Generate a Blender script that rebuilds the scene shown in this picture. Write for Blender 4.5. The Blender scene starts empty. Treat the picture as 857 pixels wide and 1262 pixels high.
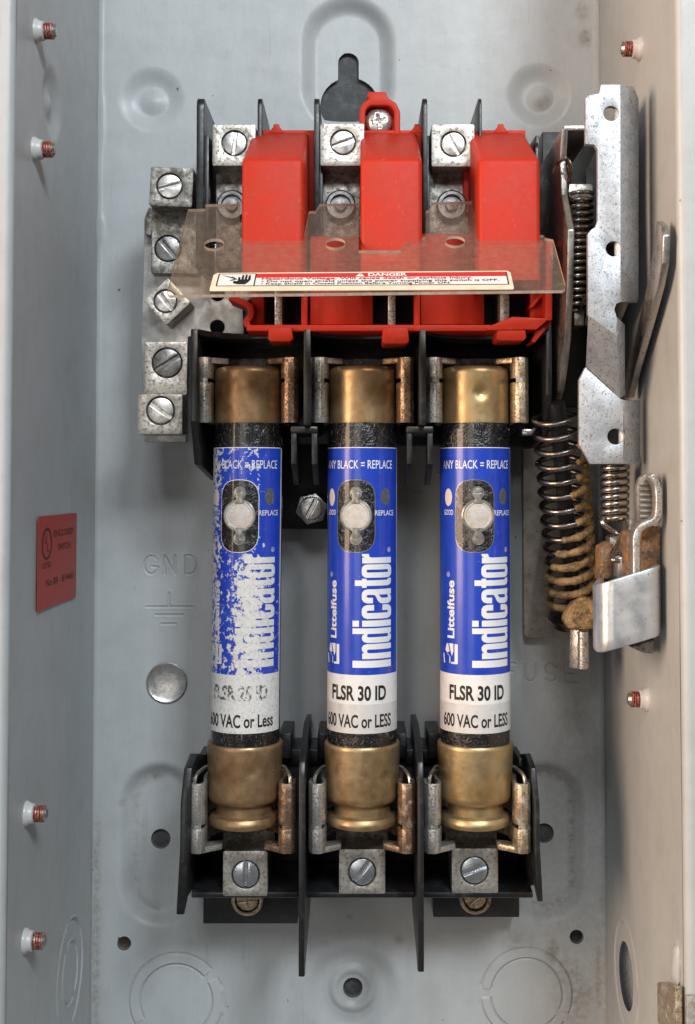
import bpy, bmesh, math, random
import numpy as np
from mathutils import Vector, Matrix, noise as mnoise

R = math.radians
random.seed(7)
SC = bpy.context.scene
COL = SC.collection

# ------------------------------------------------------------------ camera
# design frame, millimetres: x right, y up, d towards the viewer, back panel at d = 0
F, CX, CY, DIST, PITCH = 1500.0, 445.0, 537.0, 400.0, R(2.2)
PW, PH = 857.0, 1262.0
cam_d = bpy.data.cameras.new("camera")
cam = bpy.data.objects.new("camera", cam_d)
COL.objects.link(cam)
SC.camera = cam
cam.location = (0, -DIST * 0.001, 0)
cam.rotation_euler = (math.pi / 2 + PITCH, 0, 0)
cam_d.sensor_fit = 'HORIZONTAL'
cam_d.sensor_width = 36.0
cam_d.lens = F / PW * 36.0
cam_d.shift_x = -(CX - PW / 2) / PW
cam_d.shift_y = (CY - PH / 2) / PW
cam_d.clip_start = 0.01
cam_d.clip_end = 50

# ------------------------------------------------------------------ light
world = bpy.data.worlds.new("World")
SC.world = world
world.use_nodes = True
wb = world.node_tree.nodes["Background"]
wb.inputs[0].default_value = (1.0, 0.97, 0.94, 1)
wb.inputs[1].default_value = 0.10


def area(name, loc, target, size, power, color, sy=None):
    l = bpy.data.lights.new(name, 'AREA')
    l.energy = power
    l.color = color
    l.shape = 'RECTANGLE'
    l.size = size
    l.size_y = sy or size
    o = bpy.data.objects.new(name, l)
    COL.objects.link(o)
    o.location = loc
    o.rotation_euler = (Vector(target) - Vector(loc)).to_track_quat('-Z', 'Y').to_euler()
    return o


area("ceiling_lamp", (0.31, -0.86, 0.60), (0.0, 0, 0.0), 0.22, 6.9, (0.84, 0.935, 1.0), 0.18)
area("room_lamp", (-0.85, -0.52, 0.16), (0.08, -0.04, 0.02), 0.60, 13.0, (1.0, 0.725, 0.52), 0.6)
area("upper_fill_lamp", (-0.03, -0.93, 0.56), (0.0, 0, 0.0), 0.24, 3.1, (0.93, 0.965, 1.0), 0.18)  # unseen fill lamp, added to brighten fuse fronts and the gaps between
area("front_fill_lamp", (-0.28, -0.98, -0.04), (0.0, 0, -0.02), 0.34, 0.75, (1.0, 0.94, 0.86), 0.30)  # unseen fill lamp, added to brighten lugs and clips from the front

SC.view_settings.view_transform = 'Standard'
SC.view_settings.look = 'None'
SC.view_settings.exposure = 0.08
SC.view_settings.gamma = 1.0
SC.render.engine = 'CYCLES'
SC.cycles.max_bounces = 6
SC.cycles.diffuse_bounces = 3
SC.cycles.glossy_bounces = 3
SC.cycles.transparent_max_bounces = 10
SC.cycles.caustics_reflective = False
SC.cycles.caustics_refractive = False


# ------------------------------------------------------------------ projection helpers
def ray(px, py):
    a, b = (px - CX) / F, (CY - py) / F
    c, s = math.cos(PITCH), math.sin(PITCH)
    return Vector((a, s + b * c, c - b * s))        # x, y, into the panel


def P(px, py, d):
    r = ray(px, py)
    t = (DIST - d) / r.z
    return Vector((r.x * t, r.y * t, d))


def X(px, d, py=595):
    return P(px, py, d).x


def Y(py, d, px=445):
    return P(px, py, d).y


def D_at(px, x, py=595):
    """depth at which the sight line of column px meets the plane x"""
    r = ray(px, py)
    return DIST - r.z * x / r.x


def scale(d):
    return F / (DIST - d)


# ------------------------------------------------------------------ scene helpers
ORI = {}


def thing(name, label, cat, base, group=None, kind=None):
    o = bpy.data.objects.new(name, None)
    COL.objects.link(o)
    o.empty_display_size = 0.01
    b = Vector(base)
    o.location = (b.x * .001, -b.z * .001, b.y * .001)
    ORI[o] = b.copy()
    if label: o["label"] = label
    if cat: o["category"] = cat
    if group: o["group"] = group
    if kind: o["kind"] = kind
    return o


def obj(name, bm, mats, parent=None, sharp=32, label=None, cat=None, group=None, kind=None, origin=None):
    """bm: bmesh in the design frame (mm). Links it as ONE mesh object with its origin at the centre."""
    if not isinstance(mats, (list, tuple)): mats = [mats]
    n = len(bm.verts)
    if origin is None:
        lo = [min(v.co[i] for v in bm.verts) for i in range(3)]
        hi = [max(v.co[i] for v in bm.verts) for i in range(3)]
        origin = Vector([(a + b) / 2 for a, b in zip(lo, hi)])
    else:
        origin = Vector(origin)
    for v in bm.verts:
        c = v.co - origin
        v.co = (c.x * .001, -c.z * .001, c.y * .001)
    me = bpy.data.meshes.new(name)
    bm.to_mesh(me)
    bm.free()
    for m in mats: me.materials.append(m)
    me.polygons.foreach_set("use_smooth", [True] * len(me.polygons))
    me.set_sharp_from_angle(angle=R(sharp))
    o = bpy.data.objects.new(name, me)
    COL.objects.link(o)
    pb = ORI[parent] if parent else Vector((0, 0, 0))
    c = origin - pb
    o.location = (c.x * .001, -c.z * .001, c.y * .001)
    if parent: o.parent = parent
    ORI[o] = origin
    if label: o["label"] = label
    if cat: o["category"] = cat
    if group: o["group"] = group
    if kind: o["kind"] = kind
    return o


# ------------------------------------------------------------------ shape helpers (design frame, mm)
def bev(bm, edges, off, seg=2):
    edges = [e for e in edges if e.is_valid]
    if off > 0 and edges:
        bmesh.ops.bevel(bm, geom=edges, offset=off, offset_type='OFFSET', segments=seg, profile=0.5,
                        affect='EDGES', clamp_overlap=True)


def merge(dst, src):
    me = bpy.data.meshes.new("tmp")
    src.to_mesh(me)
    src.free()
    dst.from_mesh(me)
    bpy.data.meshes.remove(me)


def plate(bm, loops, th, origin=(0, 0, 0), ex=(1, 0, 0), ey=(0, 1, 0), en=None, bevel=0.0, seg=2, side_mat=None):
    """flat plate: loops of 2D points (first the outline, the rest holes), th thick along -en from the front."""
    O, ex, ey = Vector(origin), Vector(ex), Vector(ey)
    en = Vector(en) if en else ex.cross(ey).normalized()
    b = bmesh.new()
    es = []
    for lp in loops:
        vs = [b.verts.new((p[0], p[1], 0)) for p in lp]
        for i in range(len(vs)):
            es.append(b.edges.new((vs[i], vs[(i + 1) % len(vs)])))
    if len(loops) == 1:
        f = b.faces.new(b.verts[:])
        b.normal_update()
        if f.normal.z < 0: f.normal_flip()
    else:
        bmesh.ops.triangle_fill(b, use_beauty=True, use_dissolve=False, edges=es, normal=(0, 0, 1))
        b.normal_update()
        for f in b.faces:
            if f.normal.z < 0: f.normal_flip()
    fs = b.faces[:]
    r = bmesh.ops.duplicate(b, geom=fs)
    vmap = r['vert_map']
    newf = [g for g in r['geom'] if isinstance(g, bmesh.types.BMFace)]
    for f in newf: f.normal_flip()
    for v in [g for g in r['geom'] if isinstance(g, bmesh.types.BMVert)]: v.co.z = -th
    for e in es:
        a, c = e.verts
        a2, c2 = vmap[a], vmap[c]
        lf = e.link_faces[0]
        l = [x for x in lf.loops if x.edge == e][0]
        if l.vert == a:
            nf = b.faces.new((c, a, a2, c2))
        else:
            nf = b.faces.new((a, c, c2, a2))
        if side_mat is not None: nf.material_index = side_mat
    b.normal_update()
    if bevel > 0:
        bev(b, [e for e in b.edges if len(e.link_faces) == 2 and e.calc_face_angle(0) > 0.45], bevel, seg)
    for v in b.verts:
        c = v.co.copy()
        v.co = O + ex * c.x + ey * c.y + en * c.z
    merge(bm, b)


def box(bm, x0, x1, y0, y1, d0, d1, bevel=0.25, rot=0.0, seg=2):
    cx, cy = (x0 + x1) / 2, (y0 + y1) / 2
    w, h = abs(x1 - x0) / 2, abs(y1 - y0) / 2
    c, s = math.cos(rot), math.sin(rot)
    plate(bm, [[(-w, -h), (w, -h), (w, h), (-w, h)]], abs(d1 - d0), (cx, cy, max(d0, d1)), (c, s, 0), (-s, c, 0),
          (0, 0, 1), bevel, seg)


def prism_x(bm, pts, x0, x1, bevel=0.2, holes=()):
    """outline in (y, d), extruded along x"""
    plate(bm, [[(p[0], p[1]) for p in pts]] + [list(h) for h in holes], abs(x1 - x0), (max(x0, x1), 0, 0),
          (0, 1, 0), (0, 0, 1), (1, 0, 0), bevel)


def prism_y(bm, pts, y0, y1, bevel=0.2):
    """outline in (x, d), extruded along y"""
    plate(bm, [[(p[1], p[0]) for p in pts]], abs(y1 - y0), (0, max(y0, y1), 0), (0, 0, 1), (1, 0, 0), (0, 1, 0), bevel)


def circ(cx, cy, r, n=24, ry=None, a0=0.0):
    ry = ry or r
    return [(cx + r * math.cos(a0 + 2 * math.pi * i / n), cy + ry * math.sin(a0 + 2 * math.pi * i / n)) for i in range(n)]


def rrect(x0, x1, y0, y1, r, n=4):
    pts = []
    for cx, cy, a in ((x1 - r, y0 + r, -90), (x1 - r, y1 - r, 0), (x0 + r, y1 - r, 90), (x0 + r, y0 + r, 180)):
        for i in range(n + 1):
            t = R(a + 90 * i / n)
            pts.append((cx + r * math.cos(t), cy + r * math.sin(t)))
    return pts


def lathe(bm, prof, origin, axis, seg=32, cap0=True, cap1=True):
    """prof: (radius, height along axis)"""
    ax = Vector(axis).normalized()
    ref = Vector((0, 0, 1)) if abs(ax.z) < 0.9 else Vector((0, 1, 0))
    u = (ref - ax * ref.dot(ax)).normalized()
    w = ax.cross(u)
    O = Vector(origin)
    rings = []
    for r, h in prof:
        rings.append([bm.verts.new(O + ax * h + (u * math.cos(2 * math.pi * i / seg) + w * math.sin(2 * math.pi * i / seg)) * max(r, 1e-4))
                      for i in range(seg)])
    for a, b in zip(rings, rings[1:]):
        for i in range(seg):
            j = (i + 1) % seg
            bm.faces.new((a[i], a[j], b[j], b[i]))
    if cap0: bm.faces.new(rings[0][::-1])
    if cap1: bm.faces.new(rings[-1])
    return rings


def tube(bm, pts, r, seg=8, caps=True):
    pts = [Vector(p) for p in pts]
    n = len(pts)
    rr = r if isinstance(r, (list, tuple)) else [r] * n
    up = None
    rings = []
    for i in range(n):
        t = (pts[min(i + 1, n - 1)] - pts[max(i - 1, 0)]).normalized()
        if up is None:
            up = Vector((0, 0, 1)) if abs(t.z) < 0.9 else Vector((1, 0, 0))
        up = (up - t * up.dot(t)).normalized()
        w = t.cross(up)
        rings.append([bm.verts.new(pts[i] + (up * math.cos(2 * math.pi * k / seg) + w * math.sin(2 * math.pi * k / seg)) * rr[i])
                      for k in range(seg)])
    for a, b in zip(rings, rings[1:]):
        for k in range(seg):
            m = (k + 1) % seg
            bm.faces.new((a[k], b[k], b[m], a[m]))
    if caps:
        bm.faces.new(rings[0])
        bm.faces.new(rings[-1][::-1])
    bmesh.ops.recalc_face_normals(bm, faces=bm.faces[:])


def ribbon(bm, pts, th, y0, y1, bevel=0.15):
    """thick strip: centre line in (x, d), th thick, extruded along y"""
    pts = [Vector((p[0], p[1])) for p in pts]
    L, Rr = [], []
    for i, p in enumerate(pts):
        t = (pts[min(i + 1, len(pts) - 1)] - pts[max(i - 1, 0)]).normalized()
        nrm = Vector((-t.y, t.x)) * th / 2
        L.append(p + nrm)
        Rr.append(p - nrm)
    poly = [(v.x, v.y) for v in L + Rr[::-1]]
    prism_y(bm, poly, y0, y1, bevel)


def ribbon_xy(bm, pts, th, d0, d1, bevel=0.15):
    pts = [Vector((p[0], p[1])) for p in pts]
    L, Rr = [], []
    for i, p in enumerate(pts):
        t = (pts[min(i + 1, len(pts) - 1)] - pts[max(i - 1, 0)]).normalized()
        nrm = Vector((-t.y, t.x)) * th / 2
        L.append(p + nrm)
        Rr.append(p - nrm)
    plate(bm, [[(v.x, v.y) for v in L + Rr[::-1]]], d1 - d0, (0, 0, d1), bevel=bevel)


def smooth_path(pts, n=6):
    """Catmull-Rom through points"""
    pts = [Vector(p) for p in pts]
    out = []
    for i in range(len(pts) - 1):
        p0, p1, p2, p3 = pts[max(i - 1, 0)], pts[i], pts[i + 1], pts[min(i + 2, len(pts) - 1)]
        for k in range(n):
            t = k / n
            out.append(0.5 * ((2 * p1) + (p2 - p0) * t + (2 * p0 - 5 * p1 + 4 * p2 - p3) * t * t + (3 * p1 - p0 - 3 * p2 + p3) * t ** 3))
    out.append(pts[-1])
    return out


def helix(c0, c1, r, turns, per=20, phase=0.0, r1=None):
    c0, c1 = Vector(c0), Vector(c1)
    ax = (c1 - c0).normalized()
    u = (Vector((1, 0, 0)) - ax * ax.x).normalized()
    w = ax.cross(u)
    n = int(turns * per)
    out = []
    for i in range(n + 1):
        t = i / n
        a = phase + 2 * math.pi * turns * t
        rr = r + ((r1 if r1 is not None else r) - r) * t
        out.append(c0 + (c1 - c0) * t + (u * math.cos(a) + w * math.sin(a)) * rr)
    return out


_TXT = {}


def text2d(body, offset=0.0):
    """flat mesh of the built-in font: (verts Nx2 in a unit box, faces)"""
    key = (body, offset)
    if key in _TXT: return _TXT[key]
    cu = bpy.data.curves.new("t", 'FONT')
    cu.body = body
    cu.size = 1.0
    cu.offset = offset
    cu.resolution_u = 4
    o = bpy.data.objects.new("t", cu)
    COL.objects.link(o)
    dg = bpy.context.evaluated_depsgraph_get()
    ev = o.evaluated_get(dg)
    me = ev.to_mesh()
    vs = np.array([v.co[:2] for v in me.vertices], float)
    fs = [list(p.vertices) for p in me.polygons]
    ev.to_mesh_clear()
    bpy.data.objects.remove(o)
    bpy.data.curves.remove(cu)
    lo, hi = vs.min(0), vs.max(0)
    vs = (vs - lo) / (hi - lo)
    _TXT[key] = (vs, fs, (hi - lo)[0] / (hi - lo)[1])
    return _TXT[key]


def text_bm(body, w, h, cut=0.0, cut_axis=0, offset=0.0):
    """text filling w x h mm, lower left corner at 0; optional cuts so that it can be wrapped"""
    vs, fs, _ = text2d(body, offset)
    b = bmesh.new()
    vv = [b.verts.new((p[0] * w, p[1] * h, 0)) for p in vs]
    for f in fs:
        try: b.faces.new([vv[i] for i in f])
        except ValueError: pass
    bmesh.ops.remove_doubles(b, verts=b.verts[:], dist=1e-5)
    if cut > 0:
        ext = (w, h)[cut_axis]
        k = cut
        while k < ext:
            co = [0, 0, 0]; co[cut_axis] = k
            no = [0, 0, 0]; no[cut_axis] = 1
            bmesh.ops.bisect_plane(b, geom=b.verts[:] + b.edges[:] + b.faces[:], dist=1e-6, plane_co=co, plane_no=no)
            k += cut
    b.normal_update()
    for f in b.faces:
        if f.normal.z < 0: f.normal_flip()
    return b


def text_on(body, w, h, origin, ex, ey, offset=0.0):
    b = text_bm(body, w, h, offset=offset)
    O, ex, ey = Vector(origin), Vector(ex), Vector(ey)
    for v in b.verts:
        c = v.co.copy()
        v.co = O + ex * c.x + ey * c.y
    return b


# ------------------------------------------------------------------ materials
def new_mat(name):
    m = bpy.data.materials.new(name)
    m.use_nodes = True
    nt = m.node_tree
    bsdf = nt.nodes["Principled BSDF"]
    return m, nt, bsdf


def coords(nt, k=1000.0, rnd=True):
    tc = nt.nodes.new("ShaderNodeTexCoord")
    mp = nt.nodes.new("ShaderNodeVectorMath"); mp.operation = 'SCALE'
    mp.inputs[3].default_value = k
    nt.links.new(tc.outputs["Object"], mp.inputs[0])
    if not rnd: return mp.outputs[0]
    oi = nt.nodes.new("ShaderNodeObjectInfo")
    ml = nt.nodes.new("ShaderNodeMath"); ml.operation = 'MULTIPLY'; ml.inputs[1].default_value = 517.0
    nt.links.new(oi.outputs["Random"], ml.inputs[0])
    ad = nt.nodes.new("ShaderNodeVectorMath"); ad.operation = 'ADD'
    nt.links.new(mp.outputs[0], ad.inputs[0]); nt.links.new(ml.outputs[0], ad.inputs[1])
    return ad.outputs[0]


def noise_fac(nt, vec, sc, lo, hi, detail=4, rough=0.6, stretch=None, dist=0.0):
    if stretch:
        mp = nt.nodes.new("ShaderNodeVectorMath"); mp.operation = 'MULTIPLY'
        mp.inputs[1].default_value = stretch
        nt.links.new(vec, mp.inputs[0]); vec = mp.outputs[0]
    n = nt.nodes.new("ShaderNodeTexNoise")
    n.inputs["Scale"].default_value = sc
    n.inputs["Detail"].default_value = detail
    n.inputs["Roughness"].default_value = rough
    n.inputs["Distortion"].default_value = dist
    nt.links.new(vec, n.inputs["Vector"])
    mr = nt.nodes.new("ShaderNodeMapRange")
    mr.inputs[1].default_value = lo; mr.inputs[2].default_value = hi
    nt.links.new(n.outputs["Fac"], mr.inputs[0])
    return mr.outputs[0]


def mixc(nt, fac, a, b):
    m = nt.nodes.new("ShaderNodeMix"); m.data_type = 'RGBA'
    def put(sock, v):
        if isinstance(v, (tuple, list)): sock.default_value = (*v[:3], 1)
        else: nt.links.new(v, sock)
    if isinstance(fac, (int, float)): m.inputs[0].default_value = fac
    else: nt.links.new(fac, m.inputs[0])
    put(m.inputs[6], a); put(m.inputs[7], b)
    return m.outputs[2]


def mathn(nt, op, a, b=None, clamp=False):
    m = nt.nodes.new("ShaderNodeMath"); m.operation = op; m.use_clamp = clamp
    for i, v in enumerate((a, b)):
        if v is None: continue
        if isinstance(v, (int, float)): m.inputs[i].default_value = v
        else: nt.links.new(v, m.inputs[i])
    return m.outputs[0]


def bump(nt, bsdf, h, strength, dist=0.0003):
    b = nt.nodes.new("ShaderNodeBump")
    b.inputs["Strength"].default_value = strength
    b.inputs["Distance"].default_value = dist
    nt.links.new(h, b.inputs["Height"])
    nt.links.new(b.outputs[0], bsdf.inputs["Normal"])


def surf(name, col, rough=0.4, metal=0.0, spots=(), rvar=(0.0, 1.0), bmp=None, spec=0.5, coat=0.0, metal_spots=None, aniso=None):
    """spots: (scale per mm, lo, hi, colour, stretch)"""
    m, nt, b = new_mat(name)
    vec = coords(nt)
    c = col
    mf = None
    for s in spots:
        f = noise_fac(nt, vec, s[0], s[1], s[2], stretch=s[4] if len(s) > 4 else None, detail=5)
        c = mixc(nt, f, c, s[3])
        if metal_spots is not None:
            mf = f if mf is None else mathn(nt, 'MAXIMUM', mf, f)
    if isinstance(c, (tuple, list)): b.inputs["Base Color"].default_value = (*c, 1)
    else: nt.links.new(c, b.inputs["Base Color"])
    b.inputs["Metallic"].default_value = metal
    if mf is not None:
        nt.links.new(mathn(nt, 'SUBTRACT', metal, mathn(nt, 'MULTIPLY', mf, metal_spots)), b.inputs["Metallic"])
    b.inputs["Specular IOR Level"].default_value = spec
    b.inputs["Coat Weight"].default_value = coat
    b.inputs["Coat Roughness"].default_value = 0.1
    if rvar[0] > 0:
        f = noise_fac(nt, vec, rvar[1], 0.3, 0.7)
        nt.links.new(mathn(nt, 'ADD', mathn(nt, 'MULTIPLY', f, rvar[0]), rough - rvar[0] / 2), b.inputs["Roughness"])
    else:
        b.inputs["Roughness"].default_value = rough
    if bmp:
        f = noise_fac(nt, vec, bmp[0], 0.0, 1.0, detail=4, stretch=bmp[3] if len(bmp) > 3 else None)
        bump(nt, b, f, bmp[1], bmp[2] if len(bmp) > 2 else 0.0003)
    return m


def paint_mat(name, col, rough=0.30):
    """grey enamel on sheet steel; attribute 'grime' holds settled dried dirt and a broad browner tone"""
    m, nt, b = new_mat(name)
    vec = coords(nt, rnd=False)
    at = nt.nodes.new("ShaderNodeAttribute"); at.attribute_name = "grime_tone"
    tone = noise_fac(nt, vec, 0.03, 0.3, 0.7, detail=3)
    c = mixc(nt, tone, tuple(x * 0.96 for x in col), tuple(min(1, x * 1.03) for x in col))
    film = noise_fac(nt, vec, 0.09, 0.48, 0.75, detail=6, rough=0.65)
    c = mixc(nt, mathn(nt, 'MULTIPLY', film, 0.20), c, (0.22, 0.20, 0.17))
    g = mathn(nt, 'MULTIPLY', at.outputs["Fac"], noise_fac(nt, vec, 0.55, 0.30, 0.62, detail=6, rough=0.7))
    c = mixc(nt, mathn(nt, 'MULTIPLY', g, 0.7), c, (0.15, 0.10, 0.055))
    st = noise_fac(nt, vec, 0.45, 0.35, 0.68, detail=4, stretch=(1, 1, 0.05))  # vertical streaks of reflection painted into the enamel colour
    c = mixc(nt, mathn(nt, 'MULTIPLY', st, 0.07), c, (0.24, 0.245, 0.245))
    scr = noise_fac(nt, vec, 0.7, 0.665, 0.685, detail=3, rough=0.5, dist=1.0, stretch=(1.6, 1.6, 0.12))
    c = mixc(nt, mathn(nt, 'MULTIPLY', scr, 0.16), c, (0.17, 0.165, 0.16))
    # crumbs and pin-head specks
    vo = nt.nodes.new("ShaderNodeTexVoronoi"); vo.inputs["Scale"].default_value = 0.16
    wob = nt.nodes.new("ShaderNodeTexNoise"); wob.inputs["Scale"].default_value = 1.3
    nt.links.new(vec, wob.inputs["Vector"])
    wv = nt.nodes.new("ShaderNodeVectorMath"); wv.operation = 'SCALE'; wv.inputs[3].default_value = 1.6
    nt.links.new(wob.outputs["Color"], wv.inputs[0])
    wa = nt.nodes.new("ShaderNodeVectorMath"); wa.operation = 'ADD'
    nt.links.new(vec, wa.inputs[0]); nt.links.new(wv.outputs[0], wa.inputs[1])
    nt.links.new(wa.outputs[0], vo.inputs["Vector"])
    sepc = nt.nodes.new("ShaderNodeSeparateColor")
    nt.links.new(vo.outputs["Color"], sepc.inputs[0])
    rad = mathn(nt, 'MULTIPLY', mathn(nt, 'SUBTRACT', sepc.outputs[0], 0.50, clamp=True), 0.15)
    sp = mathn(nt, 'LESS_THAN', vo.outputs["Distance"], rad)
    c = mixc(nt, mathn(nt, 'MULTIPLY', sp, 0.75), c, (0.05, 0.04, 0.03))
    nt.links.new(c, b.inputs["Base Color"])
    b.inputs['Specular IOR Level'].default_value = 0.36
    rv = noise_fac(nt, vec, 0.15, 0.3, 0.7, detail=5)
    r0 = mathn(nt, 'ADD', mathn(nt, 'MULTIPLY', rv, 0.10), rough)
    nt.links.new(mathn(nt, 'ADD', r0, mathn(nt, 'MULTIPLY', g, 0.35)), b.inputs["Roughness"])
    h = noise_fac(nt, vec, 0.55, 0.0, 1.0, detail=2)
    h2 = noise_fac(nt, vec, 0.06, 0.0, 1.0, detail=2)
    bump(nt, b, mathn(nt, 'ADD', h, mathn(nt, 'MULTIPLY', h2, 5.0)), 0.10, 0.0004)
    return m


M = {}
M['paint'] = paint_mat('grey_enamel', (0.44, 0.46, 0.465), 0.34)
M['black'] = surf('black_phenolic', (0.011, 0.011, 0.012), 0.38, spots=[(0.5, 0.55, 0.85, (0.045, 0.043, 0.04))], rvar=(0.2, 0.4), bmp=(1.2, 0.06))
M['black2'] = surf('dusty_black_phenolic', (0.012, 0.012, 0.013), 0.36, spots=[(0.4, 0.55, 0.85, (0.05, 0.048, 0.045))], rvar=(0.2, 0.4), bmp=(1.2, 0.06))
M['red'] = surf('red_plastic', (0.50, 0.026, 0.009), 0.52, spots=[(0.12, 0.42, 0.7, (0.44, 0.036, 0.016)), (0.5, 0.60, 0.8, (0.48, 0.09, 0.06)), (1.4, 0.66, 0.72, (0.30, 0.02, 0.010))],
                rvar=(0.12, 0.5), bmp=(2.2, 0.10, 0.0002), spec=0.22)
M['alu'] = surf('dull_aluminium', (0.54, 0.51, 0.46), 0.46, 0.85, spots=[(0.9, 0.50, 0.66, (0.20, 0.18, 0.15)), (2.6, 0.60, 0.68, (0.09, 0.08, 0.065))],
                rvar=(0.25, 0.6), bmp=(1.6, 0.25), metal_spots=0.45)
M['alu_dirty'] = surf('weathered_aluminium', (0.36, 0.345, 0.315), 0.48, 0.8, spots=[(0.45, 0.42, 0.62, (0.13, 0.115, 0.09)), (1.7, 0.56, 0.66, (0.055, 0.05, 0.04))],
                      rvar=(0.25, 0.6), bmp=(1.2, 0.35), metal_spots=0.5)
M['zinc'] = surf('zinc_screw', (0.66, 0.65, 0.63), 0.33, 0.9, spots=[(0.7, 0.52, 0.75, (0.36, 0.34, 0.31))], rvar=(0.2, 0.5), bmp=(2.0, 0.12), metal_spots=0.3)
M['zinc_blue'] = surf('bright_zinc_screw', (0.66, 0.70, 0.74), 0.28, 0.95, spots=[(0.9, 0.58, 0.75, (0.30, 0.30, 0.30))], rvar=(0.15, 0.5), bmp=(2.0, 0.10), metal_spots=0.3)
M['steel_dark'] = surf('dark_steel_screw', (0.24, 0.235, 0.235), 0.36, 0.9, spots=[(0.7, 0.5, 0.72, (0.10, 0.09, 0.08))], rvar=(0.2, 0.5), bmp=(2.0, 0.12), metal_spots=0.3)
M['tin'] = surf('spotted_tin_plate', (0.62, 0.60, 0.57), 0.36, 0.85, spots=[(1.6, 0.50, 0.62, (0.17, 0.15, 0.125)), (0.35, 0.55, 0.75, (0.40, 0.33, 0.24))],
               rvar=(0.25, 0.8), bmp=(1.8, 0.3), metal_spots=0.5)
M['tin_copper'] = surf('coppery_tarnished_plate', (0.42, 0.255, 0.155), 0.38, 0.85, spots=[(1.6, 0.46, 0.60, (0.10, 0.07, 0.05)), (0.5, 0.52, 0.7, (0.52, 0.42, 0.31))],
                      rvar=(0.25, 0.8), bmp=(1.8, 0.3), metal_spots=0.5)
M['tin_gold'] = surf('golden_tarnished_plate', (0.58, 0.45, 0.30), 0.38, 0.85, spots=[(1.6, 0.50, 0.62, (0.15, 0.11, 0.075)), (0.5, 0.5, 0.7, (0.62, 0.57, 0.5))],
                    rvar=(0.25, 0.8), bmp=(1.8, 0.3), metal_spots=0.5)
M['brass_dark'] = surf('brown_tarnished_brass', (0.40, 0.265, 0.145), 0.44, 0.72, spots=[(0.16, 0.42, 0.68, (0.235, 0.13, 0.06)), (0.5, 0.55, 0.75, (0.30, 0.16, 0.075)), (1.4, 0.64, 0.74, (0.16, 0.09, 0.04))],
                      rvar=(0.18, 0.35), bmp=(0.7, 0.10))
M['brass'] = surf('tarnished_brass', (0.44, 0.32, 0.18), 0.42, 0.75, spots=[(0.14, 0.42, 0.68, (0.29, 0.18, 0.08)), (0.5, 0.55, 0.75, (0.36, 0.21, 0.10)), (1.3, 0.66, 0.76, (0.20, 0.12, 0.05))],
                 rvar=(0.18, 0.35), bmp=(0.7, 0.10))
M['brass_bright'] = surf('yellow_brass', (0.48, 0.365, 0.20), 0.40, 0.78, spots=[(0.14, 0.42, 0.7, (0.40, 0.25, 0.09)), (1.3, 0.68, 0.76, (0.22, 0.14, 0.06))],
                        rvar=(0.18, 0.35), bmp=(0.7, 0.10))
M['white_nylon'] = surf('white_nylon', (0.55, 0.54, 0.53), 0.35, spec=0.5, bmp=(1.5, 0.05))
M['red_thread'] = surf('red_thread_lock', (0.30, 0.055, 0.035), 0.4, 0.3, spots=[(1.5, 0.5, 0.6, (0.35, 0.28, 0.25))])
M['steel'] = surf('plain_steel', (0.48, 0.46, 0.43), 0.34, 0.95, spots=[(0.8, 0.5, 0.7, (0.26, 0.22, 0.18)), (2.2, 0.62, 0.7, (0.10, 0.08, 0.06))], rvar=(0.2, 0.5), bmp=(1.6, 0.2), metal_spots=0.4)
M['spring'] = surf('spring_steel', (0.42, 0.385, 0.345), 0.26, 1.0, spots=[(0.6, 0.5, 0.7, (0.24, 0.19, 0.15))], rvar=(0.15, 0.5), bmp=(1.6, 0.1))
M['spring_dark'] = surf('oiled_spring_steel', (0.26, 0.24, 0.22), 0.30, 1.0, spots=[(0.5, 0.5, 0.7, (0.14, 0.115, 0.09))], rvar=(0.2, 0.5), bmp=(1.6, 0.15))
M['grease'] = surf('old_brown_grease', (0.40, 0.25, 0.10), 0.42, spots=[(0.30, 0.44, 0.60, (0.17, 0.10, 0.048)), (0.9, 0.56, 0.66, (0.46, 0.33, 0.19)), (1.8, 0.58, 0.68, (0.07, 0.042, 0.022))], rvar=(0.2, 0.8), bmp=(0.8, 0.9, 0.0009), spec=0.5)
M['rust'] = surf('orange_rust', (0.20, 0.125, 0.075), 0.6, 0.25, spots=[(0.3, 0.44, 0.58, (0.40, 0.20, 0.075)), (0.7, 0.54, 0.66, (0.10, 0.06, 0.035)), (1.2, 0.60, 0.68, (0.42, 0.36, 0.30))], bmp=(0.7, 0.6, 0.0005))
M['dirty_plate'] = surf('oily_grey_plate', (0.30, 0.285, 0.26), 0.46, 0.45, spots=[(0.25, 0.42, 0.7, (0.19, 0.165, 0.135)), (1.2, 0.60, 0.70, (0.06, 0.05, 0.04))], rvar=(0.2, 0.4), bmp=(1.0, 0.2))
M['ground_plate'] = surf('zinc_ground_plate', (0.60, 0.60, 0.585), 0.42, 0.7, spots=[(0.3, 0.42, 0.7, (0.40, 0.39, 0.365)), (1.5, 0.64, 0.72, (0.14, 0.12, 0.10))], rvar=(0.2, 0.4), bmp=(1.0, 0.15), metal_spots=0.3)
M['wall'] = surf('dark_slate_wall', (0.055, 0.058, 0.06), 0.7, spots=[(0.25, 0.45, 0.7, (0.10, 0.105, 0.11)), (1.1, 0.6, 0.7, (0.05, 0.05, 0.05))], bmp=(0.7, 0.4, 0.001))
M['ink'] = surf('black_ink', (0.012, 0.011, 0.011), 0.5)
M['ink_faint'] = surf('dark_red_black_ink', (0.07, 0.018, 0.016), 0.6, spots=[(1.2, 0.55, 0.65, (0.16, 0.03, 0.024))])
M['white_print'] = surf('white_print', (0.80, 0.80, 0.79), 0.4, spots=[(1.2, 0.62, 0.72, (0.55, 0.55, 0.58))], coat=0.2)
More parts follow.
